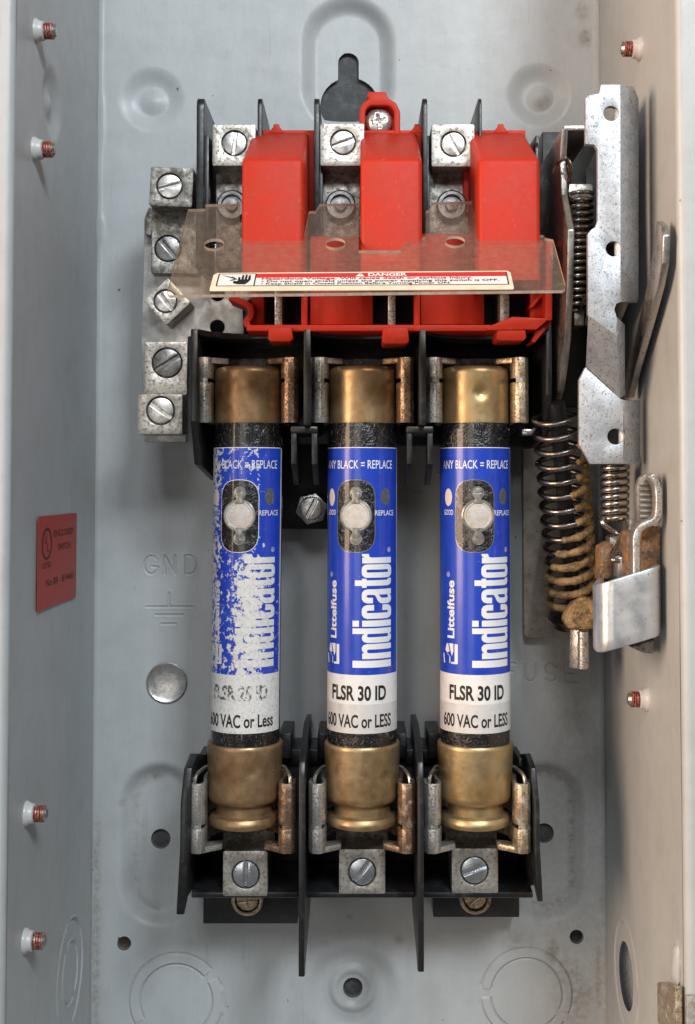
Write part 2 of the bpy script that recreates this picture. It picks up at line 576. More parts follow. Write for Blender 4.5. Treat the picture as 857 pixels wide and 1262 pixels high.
M['label_white'] = surf('white_label_film', (0.80, 0.78, 0.755), 0.38, spots=[(0.3, 0.5, 0.8, (0.60, 0.575, 0.54)), (2.4, 0.68, 0.74, (0.35, 0.32, 0.29))], coat=0.25)
M['label_strip'] = surf('silver_white_strip', (0.68, 0.66, 0.645), 0.32, 0.1, spots=[(0.3, 0.5, 0.8, (0.52, 0.50, 0.47)), (2.4, 0.68, 0.74, (0.35, 0.32, 0.29))], coat=0.3)
M['label_old'] = surf('scuffed_label_film', (0.74, 0.72, 0.685), 0.55, spots=[(0.9, 0.50, 0.68, (0.58, 0.555, 0.52)), (2.6, 0.60, 0.68, (0.24, 0.22, 0.20))], bmp=(1.5, 0.25))
M['sticker_red'] = surf('red_foil_sticker', (0.44, 0.045, 0.03), 0.5, spots=[(0.5, 0.5, 0.75, (0.36, 0.046, 0.032))], bmp=(0.5, 0.05))
M['cream'] = surf('yellowed_label_edge', (0.78, 0.66, 0.50), 0.45, spots=[(0.3, 0.45, 0.7, (0.72, 0.56, 0.38))])
M['paper'] = surf('warning_label_white', (0.74, 0.71, 0.67), 0.45)
M['warn_red'] = surf('warning_label_red', (0.52, 0.035, 0.035), 0.42)
M['lens'] = surf('indicator_lens', (0.56, 0.54, 0.51), 0.25, 0.1, spots=[(0.5, 0.45, 0.65, (0.52, 0.44, 0.36))], coat=0.5, bmp=(3.0, 0.3, 0.0003, (0.15, 1, 3)))
M['lens_rim'] = surf('clear_grey_rivet', (0.27, 0.26, 0.235), 0.28, 0.3, spots=[(0.8, 0.5, 0.65, (0.15, 0.14, 0.125))], coat=0.5)
M['dot_cream'] = surf('cream_dot', (0.74, 0.64, 0.55), 0.4)
M['dot_grey'] = surf('dark_grey_dot', (0.095, 0.095, 0.10), 0.5, spots=[(1.6, 0.55, 0.65, (0.16, 0.16, 0.17))])


def blue_mat(name, worn):
    m, nt, b = new_mat(name)
    vec = coords(nt, rnd=False)
    tone = noise_fac(nt, vec, 0.2, 0.35, 0.7, detail=3)
    c = mixc(nt, tone, (0.012, 0.050, 0.42), (0.018, 0.062, 0.50))
    b.inputs["Roughness"].default_value = 0.30
    b.inputs["Coat Weight"].default_value = 0.35
    b.inputs["Coat Roughness"].default_value = 0.12
    if worn:
        sep = nt.nodes.new("ShaderNodeSeparateXYZ")
        nt.links.new(vec, sep.inputs[0])
        x, z = sep.outputs[0], sep.outputs[2]
        def rng(v, lo, hi, a, bb):
            mr = nt.nodes.new("ShaderNodeMapRange")
            mr.inputs[1].default_value = lo; mr.inputs[2].default_value = hi
            mr.inputs[3].default_value = a; mr.inputs[4].default_value = bb
            nt.links.new(v, mr.inputs[0]); return mr.outputs[0]
        left = rng(x, -9.8, -5.0, 0.15, 0.0)
        low = mathn(nt, 'MULTIPLY', rng(z, 8, -6, 0, 1), rng(x, -6.0, -1.0, 0.02, 0.165))
        right_clean = rng(x, 4.5, 8.0, 0.0, -0.16)
        top = rng(z, 14, 32, -0.02, 0.03)
        n = nt.nodes.new("ShaderNodeTexNoise")
        n.inputs["Scale"].default_value = 0.62; n.inputs["Detail"].default_value = 7; n.inputs["Roughness"].default_value = 0.68
        nt.links.new(vec, n.inputs["Vector"])
        s = mathn(nt, 'ADD', n.outputs["Fac"], left)
        s = mathn(nt, 'ADD', s, low); s = mathn(nt, 'ADD', s, right_clean); s = mathn(nt, 'ADD', s, top)
        w = rng(s, 0.585, 0.612, 0.0, 1.0)
        wc = mixc(nt, noise_fac(nt, vec, 1.8, 0.5, 0.66, detail=4), (0.72, 0.70, 0.665), (0.52, 0.495, 0.46))
        c = mixc(nt, w, c, wc)
        nt.links.new(rng(w, 0, 1, 0.30, 0.6), b.inputs["Roughness"])
        nt.links.new(rng(w, 0, 1, 0.3, 0.0), b.inputs["Coat Weight"])
        bump(nt, b, w, 0.3, -0.00015)
    else:
        sc = noise_fac(nt, coords(nt), 0.8, 0.645, 0.68, detail=7, rough=0.75, dist=1.5)
        c = mixc(nt, mathn(nt, 'MULTIPLY', sc, 0.7), c, (0.5, 0.5, 0.52))
        h = noise_fac(nt, vec, 0.5, 0, 1, detail=3, stretch=(1, 1, 0.25))
        bump(nt, b, h, 0.08, 0.0005)
    nt.links.new(c, b.inputs["Base Color"])
    return m


M['blue'] = blue_mat('blue_label_film', False)
M['blue_worn'] = blue_mat('blue_label_film_rubbed', True)


def faded_ink():
    m, nt, b = new_mat('rubbed_off_ink')
    vec = coords(nt, rnd=False)
    f = noise_fac(nt, vec, 0.9, 0.50, 0.54, detail=6, rough=0.7)
    c = mixc(nt, f, (0.12, 0.115, 0.11), (0.72, 0.70, 0.67))
    nt.links.new(c, b.inputs["Base Color"])
    b.inputs["Roughness"].default_value = 0.6
    return m


M['ink_rubbed'] = faded_ink()


def body_mat():
    """black glass-fibre fuse tube under scuffed clear film"""
    m, nt, b = new_mat('black_fibre_tube')
    vec = coords(nt)
    w1 = noise_fac(nt, vec, 0.40, 0.615, 0.645, detail=5, rough=0.65, dist=4.0, stretch=(1, 1, 0.4))
    w2 = noise_fac(nt, vec, 0.35, 0.62, 0.65, detail=5, rough=0.65, dist=6.0, stretch=(0.5, 1, 1.4))
    w = mathn(nt, 'MAXIMUM', w1, w2)
    c = mixc(nt, mathn(nt, 'MULTIPLY', w, 0.55), (0.007, 0.007, 0.008), (0.30, 0.28, 0.26))
    nt.links.new(c, b.inputs["Base Color"])
    b.inputs["Roughness"].default_value = 0.26
    b.inputs["Coat Weight"].default_value = 0.6
    b.inputs["Coat Roughness"].default_value = 0.12
    h = noise_fac(nt, vec, 0.3, 0, 1, detail=3, rough=0.55, dist=4.0)
    bump(nt, b, h, 0.35, 0.0012)
    return m


M['tube'] = body_mat()


def spangle():
    m, nt, b = new_mat('spangled_galvanised_steel')
    vec = coords(nt)
    st = nt.nodes.new("ShaderNodeVectorMath"); st.operation = 'MULTIPLY'; st.inputs[1].default_value = (1, 1, 0.8)
    nt.links.new(vec, st.inputs[0])
    n1 = nt.nodes.new("ShaderNodeTexNoise"); n1.inputs["Scale"].default_value = 1.7; n1.inputs["Detail"].default_value = 2; n1.inputs["Distortion"].default_value = 1.2
    nt.links.new(st.outputs[0], n1.inputs["Vector"])
    mr = nt.nodes.new("ShaderNodeMapRange"); mr.inputs[1].default_value = 0.42; mr.inputs[2].default_value = 0.36
    nt.links.new(n1.outputs["Fac"], mr.inputs[0])
    n2 = noise_fac(nt, vec, 0.35, 0.35, 0.65)
    base = mixc(nt, n2, (0.52, 0.54, 0.56), (0.40, 0.42, 0.45))
    c = mixc(nt, mr.outputs[0], base, (0.22, 0.215, 0.21))
    dirt = noise_fac(nt, vec, 0.25, 0.66, 0.8, detail=6)
    c = mixc(nt, mathn(nt, 'MULTIPLY', dirt, 0.5), c, (0.22, 0.15, 0.09))
    nt.links.new(c, b.inputs["Base Color"])
    b.inputs["Metallic"].default_value = 0.65
    b.inputs["Roughness"].default_value = 0.50
    bump(nt, b, n1.outputs["Fac"], 0.12, 0.0004)
    return m


M['spangle'] = spangle()
M['clamp'] = surf('bright_zinc_sheet', (0.56, 0.585, 0.605), 0.34, 0.8, spots=[(1.0, 0.62, 0.68, (0.24, 0.22, 0.2)), (0.12, 0.45, 0.75, (0.58, 0.59, 0.60))], rvar=(0.15, 0.3), bmp=(0.5, 0.10), metal_spots=0.4)


def clear_mat():
    m = bpy.data.materials.new('clear_tinted_plastic')
    m.use_nodes = True
    nt = m.node_tree
    nt.nodes.clear()
    out = nt.nodes.new("ShaderNodeOutputMaterial")
    vec = coords(nt)
    tr = nt.nodes.new("ShaderNodeBsdfTransparent"); tr.inputs[0].default_value = (0.96, 0.89, 0.82, 1)
    gl = nt.nodes.new("ShaderNodeBsdfGlossy"); gl.inputs["Roughness"].default_value = 0.12
    df = nt.nodes.new("ShaderNodeBsdfDiffuse"); df.inputs[0].default_value = (0.70, 0.56, 0.46, 1)
    haze = noise_fac(nt, vec, 0.5, 0.45, 0.9, detail=7, rough=0.7)
    scr = noise_fac(nt, vec, 1.6, 0.62, 0.70, detail=6, rough=0.75)
    hz = mathn(nt, 'ADD', mathn(nt, 'MULTIPLY', haze, 0.10), mathn(nt, 'MULTIPLY', scr, 0.10))
    hz = mathn(nt, 'ADD', hz, 0.06)
    m1 = nt.nodes.new("ShaderNodeMixShader")
    nt.links.new(hz, m1.inputs[0]); nt.links.new(tr.outputs[0], m1.inputs[1]); nt.links.new(df.outputs[0], m1.inputs[2])
    fr = nt.nodes.new("ShaderNodeFresnel"); fr.inputs[0].default_value = 1.49
    geo = nt.nodes.new("ShaderNodeNewGeometry")
    frf = mathn(nt, 'MULTIPLY', fr.outputs[0], mathn(nt, 'SUBTRACT', 1.0, geo.outputs["Backfacing"]))
    m2 = nt.nodes.new("ShaderNodeMixShader")
    nt.links.new(frf, m2.inputs[0]); nt.links.new(m1.outputs[0], m2.inputs[1]); nt.links.new(gl.outputs[0], m2.inputs[2])
    nt.links.new(m2.outputs[0], out.inputs[0])
    return m


M['clear'] = clear_mat()
M['clear_edge'] = surf('sawn_plastic_edge', (0.52, 0.40, 0.33), 0.5, spots=[(0.6, 0.45, 0.7, (0.66, 0.55, 0.47))])

# ================================================================== ENCLOSURE
XL, XR, DEPTH = X(118.5, 0), X(742, 0), 97.0
YT, YB = Y(-70, 0) + 75, Y(1345, 0)
ss = lambda t: np.clip(t, 0, 1) ** 2 * (3 - 2 * np.clip(t, 0, 1))


def axis_lines(a, b, step, zones=(), fine=0.2):
    out = [a]
    while out[-1] < b - 1e-6:
        p = out[-1]
        st = fine if any(z0 - 1e-6 <= p < z1 for z0, z1 in zones) else step
        for z0, z1 in zones:
            if p < z0 < p + st: st = max(z0 - p, 0.02)
        out.append(min(p + st, b))
    return np.array(out)


def seg_sdf(Xg, Yg, a, b):
    ax, ay = a; bx, by = b
    dx, dy = bx - ax, by - ay
    L = dx * dx + dy * dy + 1e-12
    t = np.clip(((Xg - ax) * dx + (Yg - ay) * dy) / L, 0, 1)
    return np.hypot(Xg - ax - t * dx, Yg - ay - t * dy)


def sheet(name, us, vs, hfun, holes, place, parent, material, flip=False, grime_tone=None):
    """one formed sheet: height field over (u, v) with real punched holes (signed distance functions)"""
    U, V = np.meshgrid(us, vs)
    hs = np.full(U.shape, 1e9)
    du = np.gradient(us)[None, :].repeat(len(vs), 0)
    dv = np.gradient(vs)[:, None].repeat(len(us), 1)
    thr = 0.62 * np.maximum(du, dv)
    for fn in holes:
        s = fn(U, V)
        e = 1e-3
        gx = (fn(U + e, V) - fn(U - e, V)) / (2 * e)
        gy = (fn(U, V + e) - fn(U, V - e)) / (2 * e)
        near = np.abs(s) < thr
        U = np.where(near, U - s * gx, U)
        V = np.where(near, V - s * gy, V)
        s = np.where(near, 0.0, s)
        hs = np.minimum(hs, s)
    H = hfun(U, V)
    co = np.stack(place(U, V, H), -1).reshape(-1, 3)
    world = np.stack([co[:, 0], -co[:, 2], co[:, 1]], -1) * 0.001
    ny, nx = U.shape
    idx = np.arange(ny * nx).reshape(ny, nx)
    q = np.stack([idx[:-1, :-1], idx[:-1, 1:], idx[1:, 1:], idx[1:, :-1]], -1).reshape(-1, 4)
    q = q[(hs.reshape(-1)[q] > -1e-6).all(1)]
    if flip: q = q[:, ::-1]
    pb = ORI[parent]
    origin = Vector(((co[:, 0].min() + co[:, 0].max()) / 2, (co[:, 1].min() + co[:, 1].max()) / 2, (co[:, 2].min() + co[:, 2].max()) / 2))
    ow = np.array([origin.x, -origin.z, origin.y]) * 0.001
    me = bpy.data.meshes.new(name)
    nv, nf = len(world), len(q)
    me.vertices.add(nv)
    me.vertices.foreach_set("co", (world - ow).astype(np.float32).ravel())
    me.loops.add(nf * 4)
    me.loops.foreach_set("vertex_index", q.astype(np.int32).ravel())
    me.polygons.add(nf)
    me.polygons.foreach_set("loop_start", np.arange(0, nf * 4, 4, dtype=np.int32))
    me.polygons.foreach_set("use_smooth", np.ones(nf, bool))
    g = (grime_tone(U, V) if grime_tone is not None else np.zeros(U.shape)).reshape(-1)
    at = me.attributes.new("grime_tone", 'FLOAT', 'POINT')
    at.data.foreach_set("value", np.clip(g, 0, 1).astype(np.float32))
    me.materials.append(material)
    me.update(calc_edges=True)
    me.validate()
    o = bpy.data.objects.new(name, me)
    COL.objects.link(o)
    c = origin - pb
    o.location = (c.x * .001, -c.z * .001, c.y * .001)
    o.parent = parent
    ORI[o] = origin
    return o


wall_bm = bmesh.new()
box(wall_bm, XL - 25, XR + 25, YB - 25, YT + 25, -14, -5.4, 0)
obj('wall', wall_bm, M['wall'], kind='structure', label='dark slate grey wall behind the steel box, seen through its holes')

enc = thing('switch_enclosure', 'grey enamelled steel switch box with embossed back and bent side walls', 'enclosure', ((XL + XR) / 2, YB, 0))


def B(px, py):                       # photo position -> (x, y) on the back panel
    p = P(px, py, 0)
    return p.x, p.y


S0 = scale(0)
keyA, keyB = B(429, 52), B(429, 106)
obA, obB = B(196, 990), B(196, 1093)
orA, orB = B(672, 990), B(672, 1087)
dimL, dimR, dimB = B(187, 122), B(664, 117), B(435, 1222)
KO = [(B(217, 1234), 44 / S0, 57 / S0, (215, 35)), (B(649.5, 1226), 43.5 / S0, 55.5 / S0, (178, 330))]


def keyhole(U, V):
    cx, cy = B(431, 127)
    nx0, ny0 = B(429.5, 73)
    nx1, ny1 = B(429.5, 110)
    body = np.maximum(np.hypot(U - cx, V - cy) - 37 / S0, B(0, 146)[1] - V)
    neck = seg_sdf(U, V, (nx0, ny0), (nx1, ny1)) - 13 / S0
    return np.minimum(body, neck)


def hole(px, py, r):
    c = B(px, py)
    return lambda U, V: np.hypot(U - c[0], V - c[1]) - r / S0


HOLES_PX = [(196, 1038, 12), (673, 1031, 12), (153, 1163, 8.5), (711, 1155, 8.5), (435, 1222, 12)]
holes = [keyhole] + [hole(*h) for h in HOLES_PX]


def arc_pts(cx, cy, rx, ry, a0, a1, n=8):
    return [(cx + rx * math.cos(R(a0 + (a1 - a0) * i / n)), cy - ry * math.sin(R(a0 + (a1 - a0) * i / n))) for i in range(n + 1)]


STROKES = []                        # stamped lettering: polylines in photo px on the back panel
STROKES.append(arc_pts(186.5, 696.5, 9, 11, 40, 345, 12) + [(187, 698)])                              # G
STROKES.append([(203, 708), (203, 685), (216, 708), (216, 685)])                                       # N
STROKES.append([(229, 685), (229, 708)] + arc_pts(233, 696.5, 9.5, 11.5, -90, 90, 10)[0:11] + [(229, 685)])  # D
STROKES += [[(208.5, 731), (208.5, 747)], [(180.5, 748), (239, 748)], [(192, 758), (226, 758)], [(199, 769), (217, 769)]]
STROKES.append([(622, 840), (622, 818), (635, 818)]); STROKES.append([(622, 828), (632, 828)])         # F (behind the fuse)
STROKES.append([(647, 818), (647, 832)] + arc_pts(654, 832, 7, 8, 180, 360, 8) + [(661, 818)])         # U
STROKES.append(arc_pts(679.5, 823.5, 6.5, 5.5, 20, 270, 8) + arc_pts(679.5, 834.5, 6.5, 5.5, 90, -160, 8))  # S
STROKES.append([(711, 818), (697, 818), (697, 840), (711, 840)]); STROKES.append([(697, 829), (708, 829)])  # E


def back_h(U, V):
    h = np.zeros(U.shape)
    def recess(s, depth, w):
        return -depth * ss(-s / w)
    key = seg_sdf(U, V, keyA, keyB) - 60 / S0
    h = np.minimum(h, recess(key, 3.6, 21 / S0))
    h = np.minimum(h, recess(seg_sdf(U, V, obA, obB) - 51 / S0, 3.6, 21 / S0))
    h = np.minimum(h, recess(seg_sdf(U, V, orA, orB) - 52 / S0, 3.6, 20 / S0))
    for c, rr in ((dimL, 42), (dimR, 42)):
        rad = np.hypot(U - c[0], V - c[1])
        h = np.minimum(h, recess(rad - rr / S0, 1.9, 24 / S0))
        h += 1.3 * ss(1 - (np.hypot(U - c[0] - 0.8, V - c[1] + 0.6)) / (19 / S0)) ** 0.8
    rad = np.hypot(U - dimB[0], V - dimB[1])
    h = np.minimum(h, recess(rad - 62 / S0, 3.0, 26 / S0))
    h += 1.1 * ss(1 - np.abs(rad - 23 / S0) / (9 / S0))
    for c, r0, r1, tabs in KO:
        rad = np.hypot(U - c[0], V - c[1])
        ang = np.degrees(np.arctan2(V - c[1], U - c[0])) % 360
        step = 0.55 * (ss((rad - r0 + .12) / 0.35) - ss((rad - r1 + .12) / 0.35))
        groove = 0.8 * ss(1 - np.abs(rad - r0) / 0.40) + 0.8 * ss(1 - np.abs(rad - r1) / 0.40)
        tab = np.zeros(U.shape)
        for t in tabs:
            dd = np.abs((ang - t + 180) % 360 - 180)
            tab = np.maximum(tab, ss((7 - dd) / 2.0))
        h += (step * 0.6 - groove) * (1 - tab)
    # stamped letters
    lo_x, hi_x, lo_y, hi_y = B(170, 0)[0], B(720, 0)[0], B(0, 850)[1], B(0, 675)[1]
    m = (U > lo_x) & (U < hi_x) & (V > lo_y) & (V < hi_y)
    if m.any():
        u, v = U[m], V[m]
        dmin = np.full(u.shape, 1e9)
        for st in STROKES:
            pts = [B(*p) for p in st]
            for a, b in zip(pts, pts[1:]):
                dmin = np.minimum(dmin, seg_sdf(u, v, a, b))
        h[m] += -0.55 * ss(1 - dmin / 0.42) + 0.06 * ss(1 - np.abs(dmin - 0.7) / 0.4)
    # bends into the side walls, with the pinched lengths at the left corner
    def lift(t, r):
        t = np.clip(1 - t / r, 0, 1)
        return r * (1 - np.sqrt(np.clip(1 - t * t, 0, 1)))
    py_b = [B(0, q)[1] for q in (150, 283)]
    rl = 1.3 + 1.2 * np.exp(-((V - py_b[0]) / 9.0) ** 4) + 1.6 * np.exp(-((V - py_b[1]) / 4.6) ** 4)
    h += lift(U - XL, rl)
    h += lift(XR - U, 1.8 + 0.25 * np.sin(V * 0.31) + 0.2 * np.sin(V * 0.83))
    # the sheet is not perfectly flat
    h += 0.10 * np.sin(U * 0.045 + 1.0) * np.sin(V * 0.033) + 0.05 * np.sin(U * 0.11 + V * 0.07)
    return h


def back_grime_tone(U, V):
    g = np.zeros(U.shape)
    s = seg_sdf(U, V, orA, orB) - 34 / S0
    g = np.maximum(g, 0.85 * np.exp(-(s / 1.5) ** 2) * (U > orA[0] - 4))
    g = np.maximum(g, 0.30 * (np.exp(-((s - 2) / 4.5) ** 2)) * (U > orA[0] - 4))
    s = seg_sdf(U, V, obA, obB) - 30 / S0
    g = np.maximum(g, 0.50 * np.exp(-(s / 1.2) ** 2) * (U < obA[0]))
    for px, py, rx, ry, k in ((192, 960, 11, 5, 1.0), (682, 1172, 9, 16, 1.0), (712, 1230, 22, 40, .75), (640, 1160, 26, 14, .5), (700, 1200, 18, 26, .7),
                              (722, 45, 9, 13, .9), (718, 14, 8, 12, .7), (738, 1200, 6, 50, .8), (150, 990, 4, 4, .9), (175, 1030, 6, 30, .4),
                              (492, 1158, 7, 6, .9), (430, 1130, 5, 3, .7), (668, 125, 10, 9, .7), (515, 606, 6, 2.5, 1.0)):
        c = B(px, py)
        g = np.maximum(g, k * np.exp(-(((U - c[0]) * S0 / rx) ** 2 + ((V - c[1]) * S0 / ry) ** 2) ** 1.5))
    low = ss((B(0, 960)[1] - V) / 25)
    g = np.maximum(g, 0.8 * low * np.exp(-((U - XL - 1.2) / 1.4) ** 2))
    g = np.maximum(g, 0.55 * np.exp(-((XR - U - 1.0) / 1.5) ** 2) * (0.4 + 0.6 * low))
    g = np.maximum(g, 0.32 * ss((U - B(640, 0)[0]) / 12) * ss((B(0, 520)[1] - V) / 40))  # broad browner tone over the lower right of the panel
    return g


zx = [(B(157, 0)[0], B(277, 0)[0]), (B(393, 0)[0], B(470, 0)[0]), (B(590, 0)[0], B(716, 0)[0])]
zy = [(B(0, 1300)[1], B(0, 1165)[1]), (B(0, 845)[1], B(0, 680)[1]), (B(0, 150)[1], B(0, 57)[1])]
us = axis_lines(XL, XR, 0.75, zx, 0.24)
vs = axis_lines(YB, YT, 0.75, zy, 0.24)
sheet('back_panel', us, vs, back_h, holes, lambda U, V, H: (U, V, H), enc, M['paint'], grime_tone=back_grime_tone)

# punched edges of the holes
for (px, py, r) in HOLES_PX:
    b = bmesh.new()
    c = B(px, py)
    z = float(back_h(np.array([[c[0] + r / S0]]), np.array([[c[1]]]))[0, 0])
    lathe(b, [(r / S0, 0.02), (r / S0, -1.3), (r / S0 - .15, -1.3)], (c[0], c[1], z), (0, 0, 1), 28, False, False)
    bmesh.ops.reverse_faces(b, faces=b.faces[:])
    obj('hole_edge', b, M['dirty_plate'], enc)

# side walls with dimple and knock-outs
dW, yW = D_at(60, XL), P(60, 122, D_at(60, XL, 122)).y
koL = (D_at(87, XL, 1200), P(87, 1200, D_at(87, XL, 1200)).y)
koR = (D_at(772, XR, 1200), P(772, 1203, D_at(772, XR, 1200)).y)


def ring_lines(U, V, c, radii, tabs):
    rad = np.hypot(U - c[0], V - c[1])
    ang = np.degrees(np.arctan2(V - c[1], U - c[0])) % 360
    h = np.zeros(U.shape)
    for i, r in enumerate(radii):
        tab = np.zeros(U.shape)
        for t in tabs[i]:
            tab = np.maximum(tab, ss((8 - np.abs((ang - t + 180) % 360 - 180)) / 2))
        h += (-0.55 * ss(1 - np.abs(rad - r) / 0.6) + 0.3 * ss(1 - np.abs(rad - r - 0.9) / 0.7)) * (1 - tab)
    return h


def left_h(U, V):
    rad = np.hypot(U - dW, V - yW)
    h = -1.6 * ss((11 - rad) / 6) + 1.2 * ss(1 - rad / 5)
    h += ring_lines(U, V, koL, (15.0, 8.6), ((85, 265), (60, 240)))
    h += 0.22 * np.sin(V * 0.021 + 1.0) * np.sin(U * 0.05) + 0.05 * np.sin(V * 0.09 + U * 0.1)
    return h


def right_h(U, V):
    h = ring_lines(U, V, koR, (15.0,), ((95,),))
    h += 0.22 * np.sin(V * 0.023) * np.sin(U * 0.05 + .6) + 0.05 * np.sin(V * 0.08 + U * 0.12)
    return h


du = axis_lines(1.2, DEPTH, 0.9, [(koL[0] - 17, koL[0] + 17)], 0.3)
dv = axis_lines(YB, YT, 0.9, [(koL[1] - 17.5, koL[1] + 17.5)], 0.3)
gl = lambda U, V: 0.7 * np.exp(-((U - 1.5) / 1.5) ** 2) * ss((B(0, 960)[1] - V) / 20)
sheet('side_wall', du, dv, left_h, [], lambda U, V, H: (XL + H, V, U), enc, M['paint'], flip=True, grime_tone=gl)
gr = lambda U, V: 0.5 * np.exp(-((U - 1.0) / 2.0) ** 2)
kr = lambda U, V: np.hypot(U - koR[0], V - koR[1]) - 9.6
sheet('side_wall', du, dv, right_h, [kr], lambda U, V, H: (XR - H, V, U), enc, M['paint'], grime_tone=gr)
b = bmesh.new()
lathe(b, [(13, 0), (13, 0.8), (11.8, 1.2)], (XR + 2.4, koR[1], koR[0]), (-1, 0, 0), 40)
obj('knockout_disc', b, M['zinc_blue'], enc)
# top and bottom walls and the folded front lips
for y0, y1 in ((YT, YT + 1.4), (YB - 1.4, YB)):
    b = bmesh.new()
    box(b, XL - 1.4, XR + 1.4, y0, y1, 0, DEPTH, 0)
    obj('end_wall', b, M['paint'], enc)
for xw, sg in ((XL, -1), (XR, 1)):
    b = bmesh.new()
    pts = [(xw, DEPTH - 0.3)]
    for i in range(7):
        a = R(90 * i / 6)
        pts.append((xw + sg * (2.0 - 2.0 * math.cos(a)), DEPTH + 2.0 * math.sin(a)))
    pts += [(xw + sg * 16, DEPTH + 2.0), (xw + sg * 16, DEPTH + 0.6), (xw + sg * 2.2, DEPTH + 0.6), (xw + sg * 1.4, DEPTH - 0.3)]
    prism_y(b, pts if sg > 0 else pts[::-1], YB - 1.4, YT + 1.4, 0)
    obj('front_lip', b, M['paint'], enc, sharp=50)


# ------------------------------------------------------------------ screws through the side walls
def wall_screw(py, d, side, label, ln=5.6):
    xw = XL if side < 0 else XR
    ax = (1, 0, 0) if side < 0 else (-1, 0, 0)
    px = CX + F * xw / (DIST - d)
    y = P(px, py, d).y
    t = thing('wall_screw', label, 'screw', (xw, y, d), 'screw ends through the side walls')
    sgn = -side
    b = bmesh.new()
    lathe(b, [(3.3, -0.6), (3.3, 0.4), (3.0, 0.9), (2.7, 1.3), (2.6, 2.2), (2.1, 2.5)], (xw, y, d), ax, 28, True, True)
    obj('washer', b, M['white_nylon'], t)
    b = bmesh.new()
    lathe(b, [(1.75, 0.5), (1.75, ln - .7), (1.3, ln)], (xw, y, d), ax, 20)
    obj('shank', b, M['steel'], t)
    b = bmesh.new()
    turns = 4
    pts = []
    for i in range(turns * 16 + 1):
        a = 2 * math.pi * i / 16
        pts.append((xw + sgn * (2.3 + (ln - 3.0) * i / (turns * 16)), y + 1.9 * math.cos(a), d + 1.9 * math.sin(a)))
    tube(b, pts, 0.34, 6)
    obj('thread', b, M['red_thread'], t)


wall_screw(38, 79, -1, 'topmost screw end with white washer on the left wall')
wall_screw(184, 79, -1, 'second screw end from the top on the left wall, below the dimple')
wall_screw(1003, 81, -1, 'screw end with white washer on the left wall, beside the fuse block clips')
wall_screw(1160, 81, -1, 'bottom screw end on the left wall, beside the oval knock-out')
wall_screw(60, 60, 1, 'upper screw end on the right wall, above the lever mechanism')
wall_screw(862, 62, 1, 'lower screw end on the right wall, below the bright clamp')

# ------------------------------------------------------------------ red sticker on the left wall
d1, d0 = D_at(44, XL, 690), D_at(92, XL, 690)
yt, yb = P(44, 637, d1).y, P(44, 755, d1).y
stk = thing('listing_sticker', 'small red sticker with black print on the left wall', 'sticker', (XL + .4, yb, (d0 + d1) / 2))
wS, hS = d1 - d0, yt - yb
b = bmesh.new()
# local axes on the wall: reading direction runs from the front (large d) to the back
sO = Vector((XL + 0.55, yb, d1)); sx = Vector((0, 0, -1)); sy = Vector((0, 1, 0))
plate(b, [rrect(0, wS, 0, hS, 1.0)], 0.12, sO, sx, sy, (1, 0, 0), 0)
sheet_o = obj('sticker_sheet', b, M['sticker_red'], stk)


def stk_text(body, fx0, fx1, fy0, fy1, off=0.0):
    bb = text_on(body, wS * (fx1 - fx0), hS * (fy1 - fy0), sO + sx * wS * fx0 + sy * hS * fy0 + Vector((0.06, 0, 0)), sx, sy, off)
    obj('lettering', bb, M['ink_faint'], sheet_o)


stk_text('ENCLOSED', .38, .90, .76, .835, .012)
stk_text('SWITCH', .48, .82, .60, .675, .012)
stk_text('LISTED', .10, .32, .44, .50, .01)
stk_text('No BR - 814463', .20, .92, .235, .315, .012)
stk_text('U', .155, .205, .70, .80, .02)
stk_text('L', .215, .265, .61, .71, .02)
b = bmesh.new()
ring = [circ(wS * .21, hS * .70, wS * .125, 32, hS * .175), circ(wS * .21, hS * .70, wS * .098, 32, hS * .145)]
plate(b, ring, 0.04, sO + Vector((0.07, 0, 0)), sx, sy, (1, 0, 0), 0)
obj('ring_mark', b, M['ink_faint'], sheet_o)

# ------------------------------------------------------------------ bright hole plug
c = B(206, 841)
b = bmesh.new()
lathe(b, [(6.7, 0.05), (6.65, 0.75), (6.3, 1.0), (5.9, 0.75), (3, 0.5), (0.01, 0.42)], (c[0], c[1], 0), (0, 0, 1), 40, True, False)
obj('hole_plug', b, M['zinc'], label='round shiny metal plug in the back panel under the ground mark', cat='plug')


# ================================================================== small hardware
def slotted(parent, px, py, d, r, ang, mat, h=1.5, name='screw', slot=0.5, collar=None, base=1.5):
    """slotted screw head, its face at depth d; two half discs on a disc leave a real slot"""
    c = P(px, py, d)
    b = bmesh.new()
    a = R(ang)
    ex, ey = Vector((math.cos(a), math.sin(a), 0)), Vector((-math.sin(a), math.cos(a), 0))
    for sg in (1, -1):
        t0 = math.asin(slot / r)
        pts = [(r * math.cos(t0 + (math.pi - 2 * t0) * i / 14), r * math.sin(t0 + (math.pi - 2 * t0) * i / 14)) for i in range(15)]
        if sg < 0: pts = [(-x, -y) for x, y in pts]
        plate(b, [pts], h * 0.7, c, ex, ey, (0, 0, 1), 0.28, 2)
    lathe(b, [(r * 0.99, -h - base), (r * 0.99, -h * 0.66)], c, (0, 0, 1), 28)
    o = obj(name, b, mat, parent)
    if collar:
        b = bmesh.new()
        lathe(b, [(collar[0], -h - base), (collar[0], -h * .75), (r + .12, -h * .55), (r + .12, -h - base + .1)], c, (0, 0, 1), 28, False, False)
        obj('collar', b, collar[1], parent if name == 'screw' else parent)
    return o


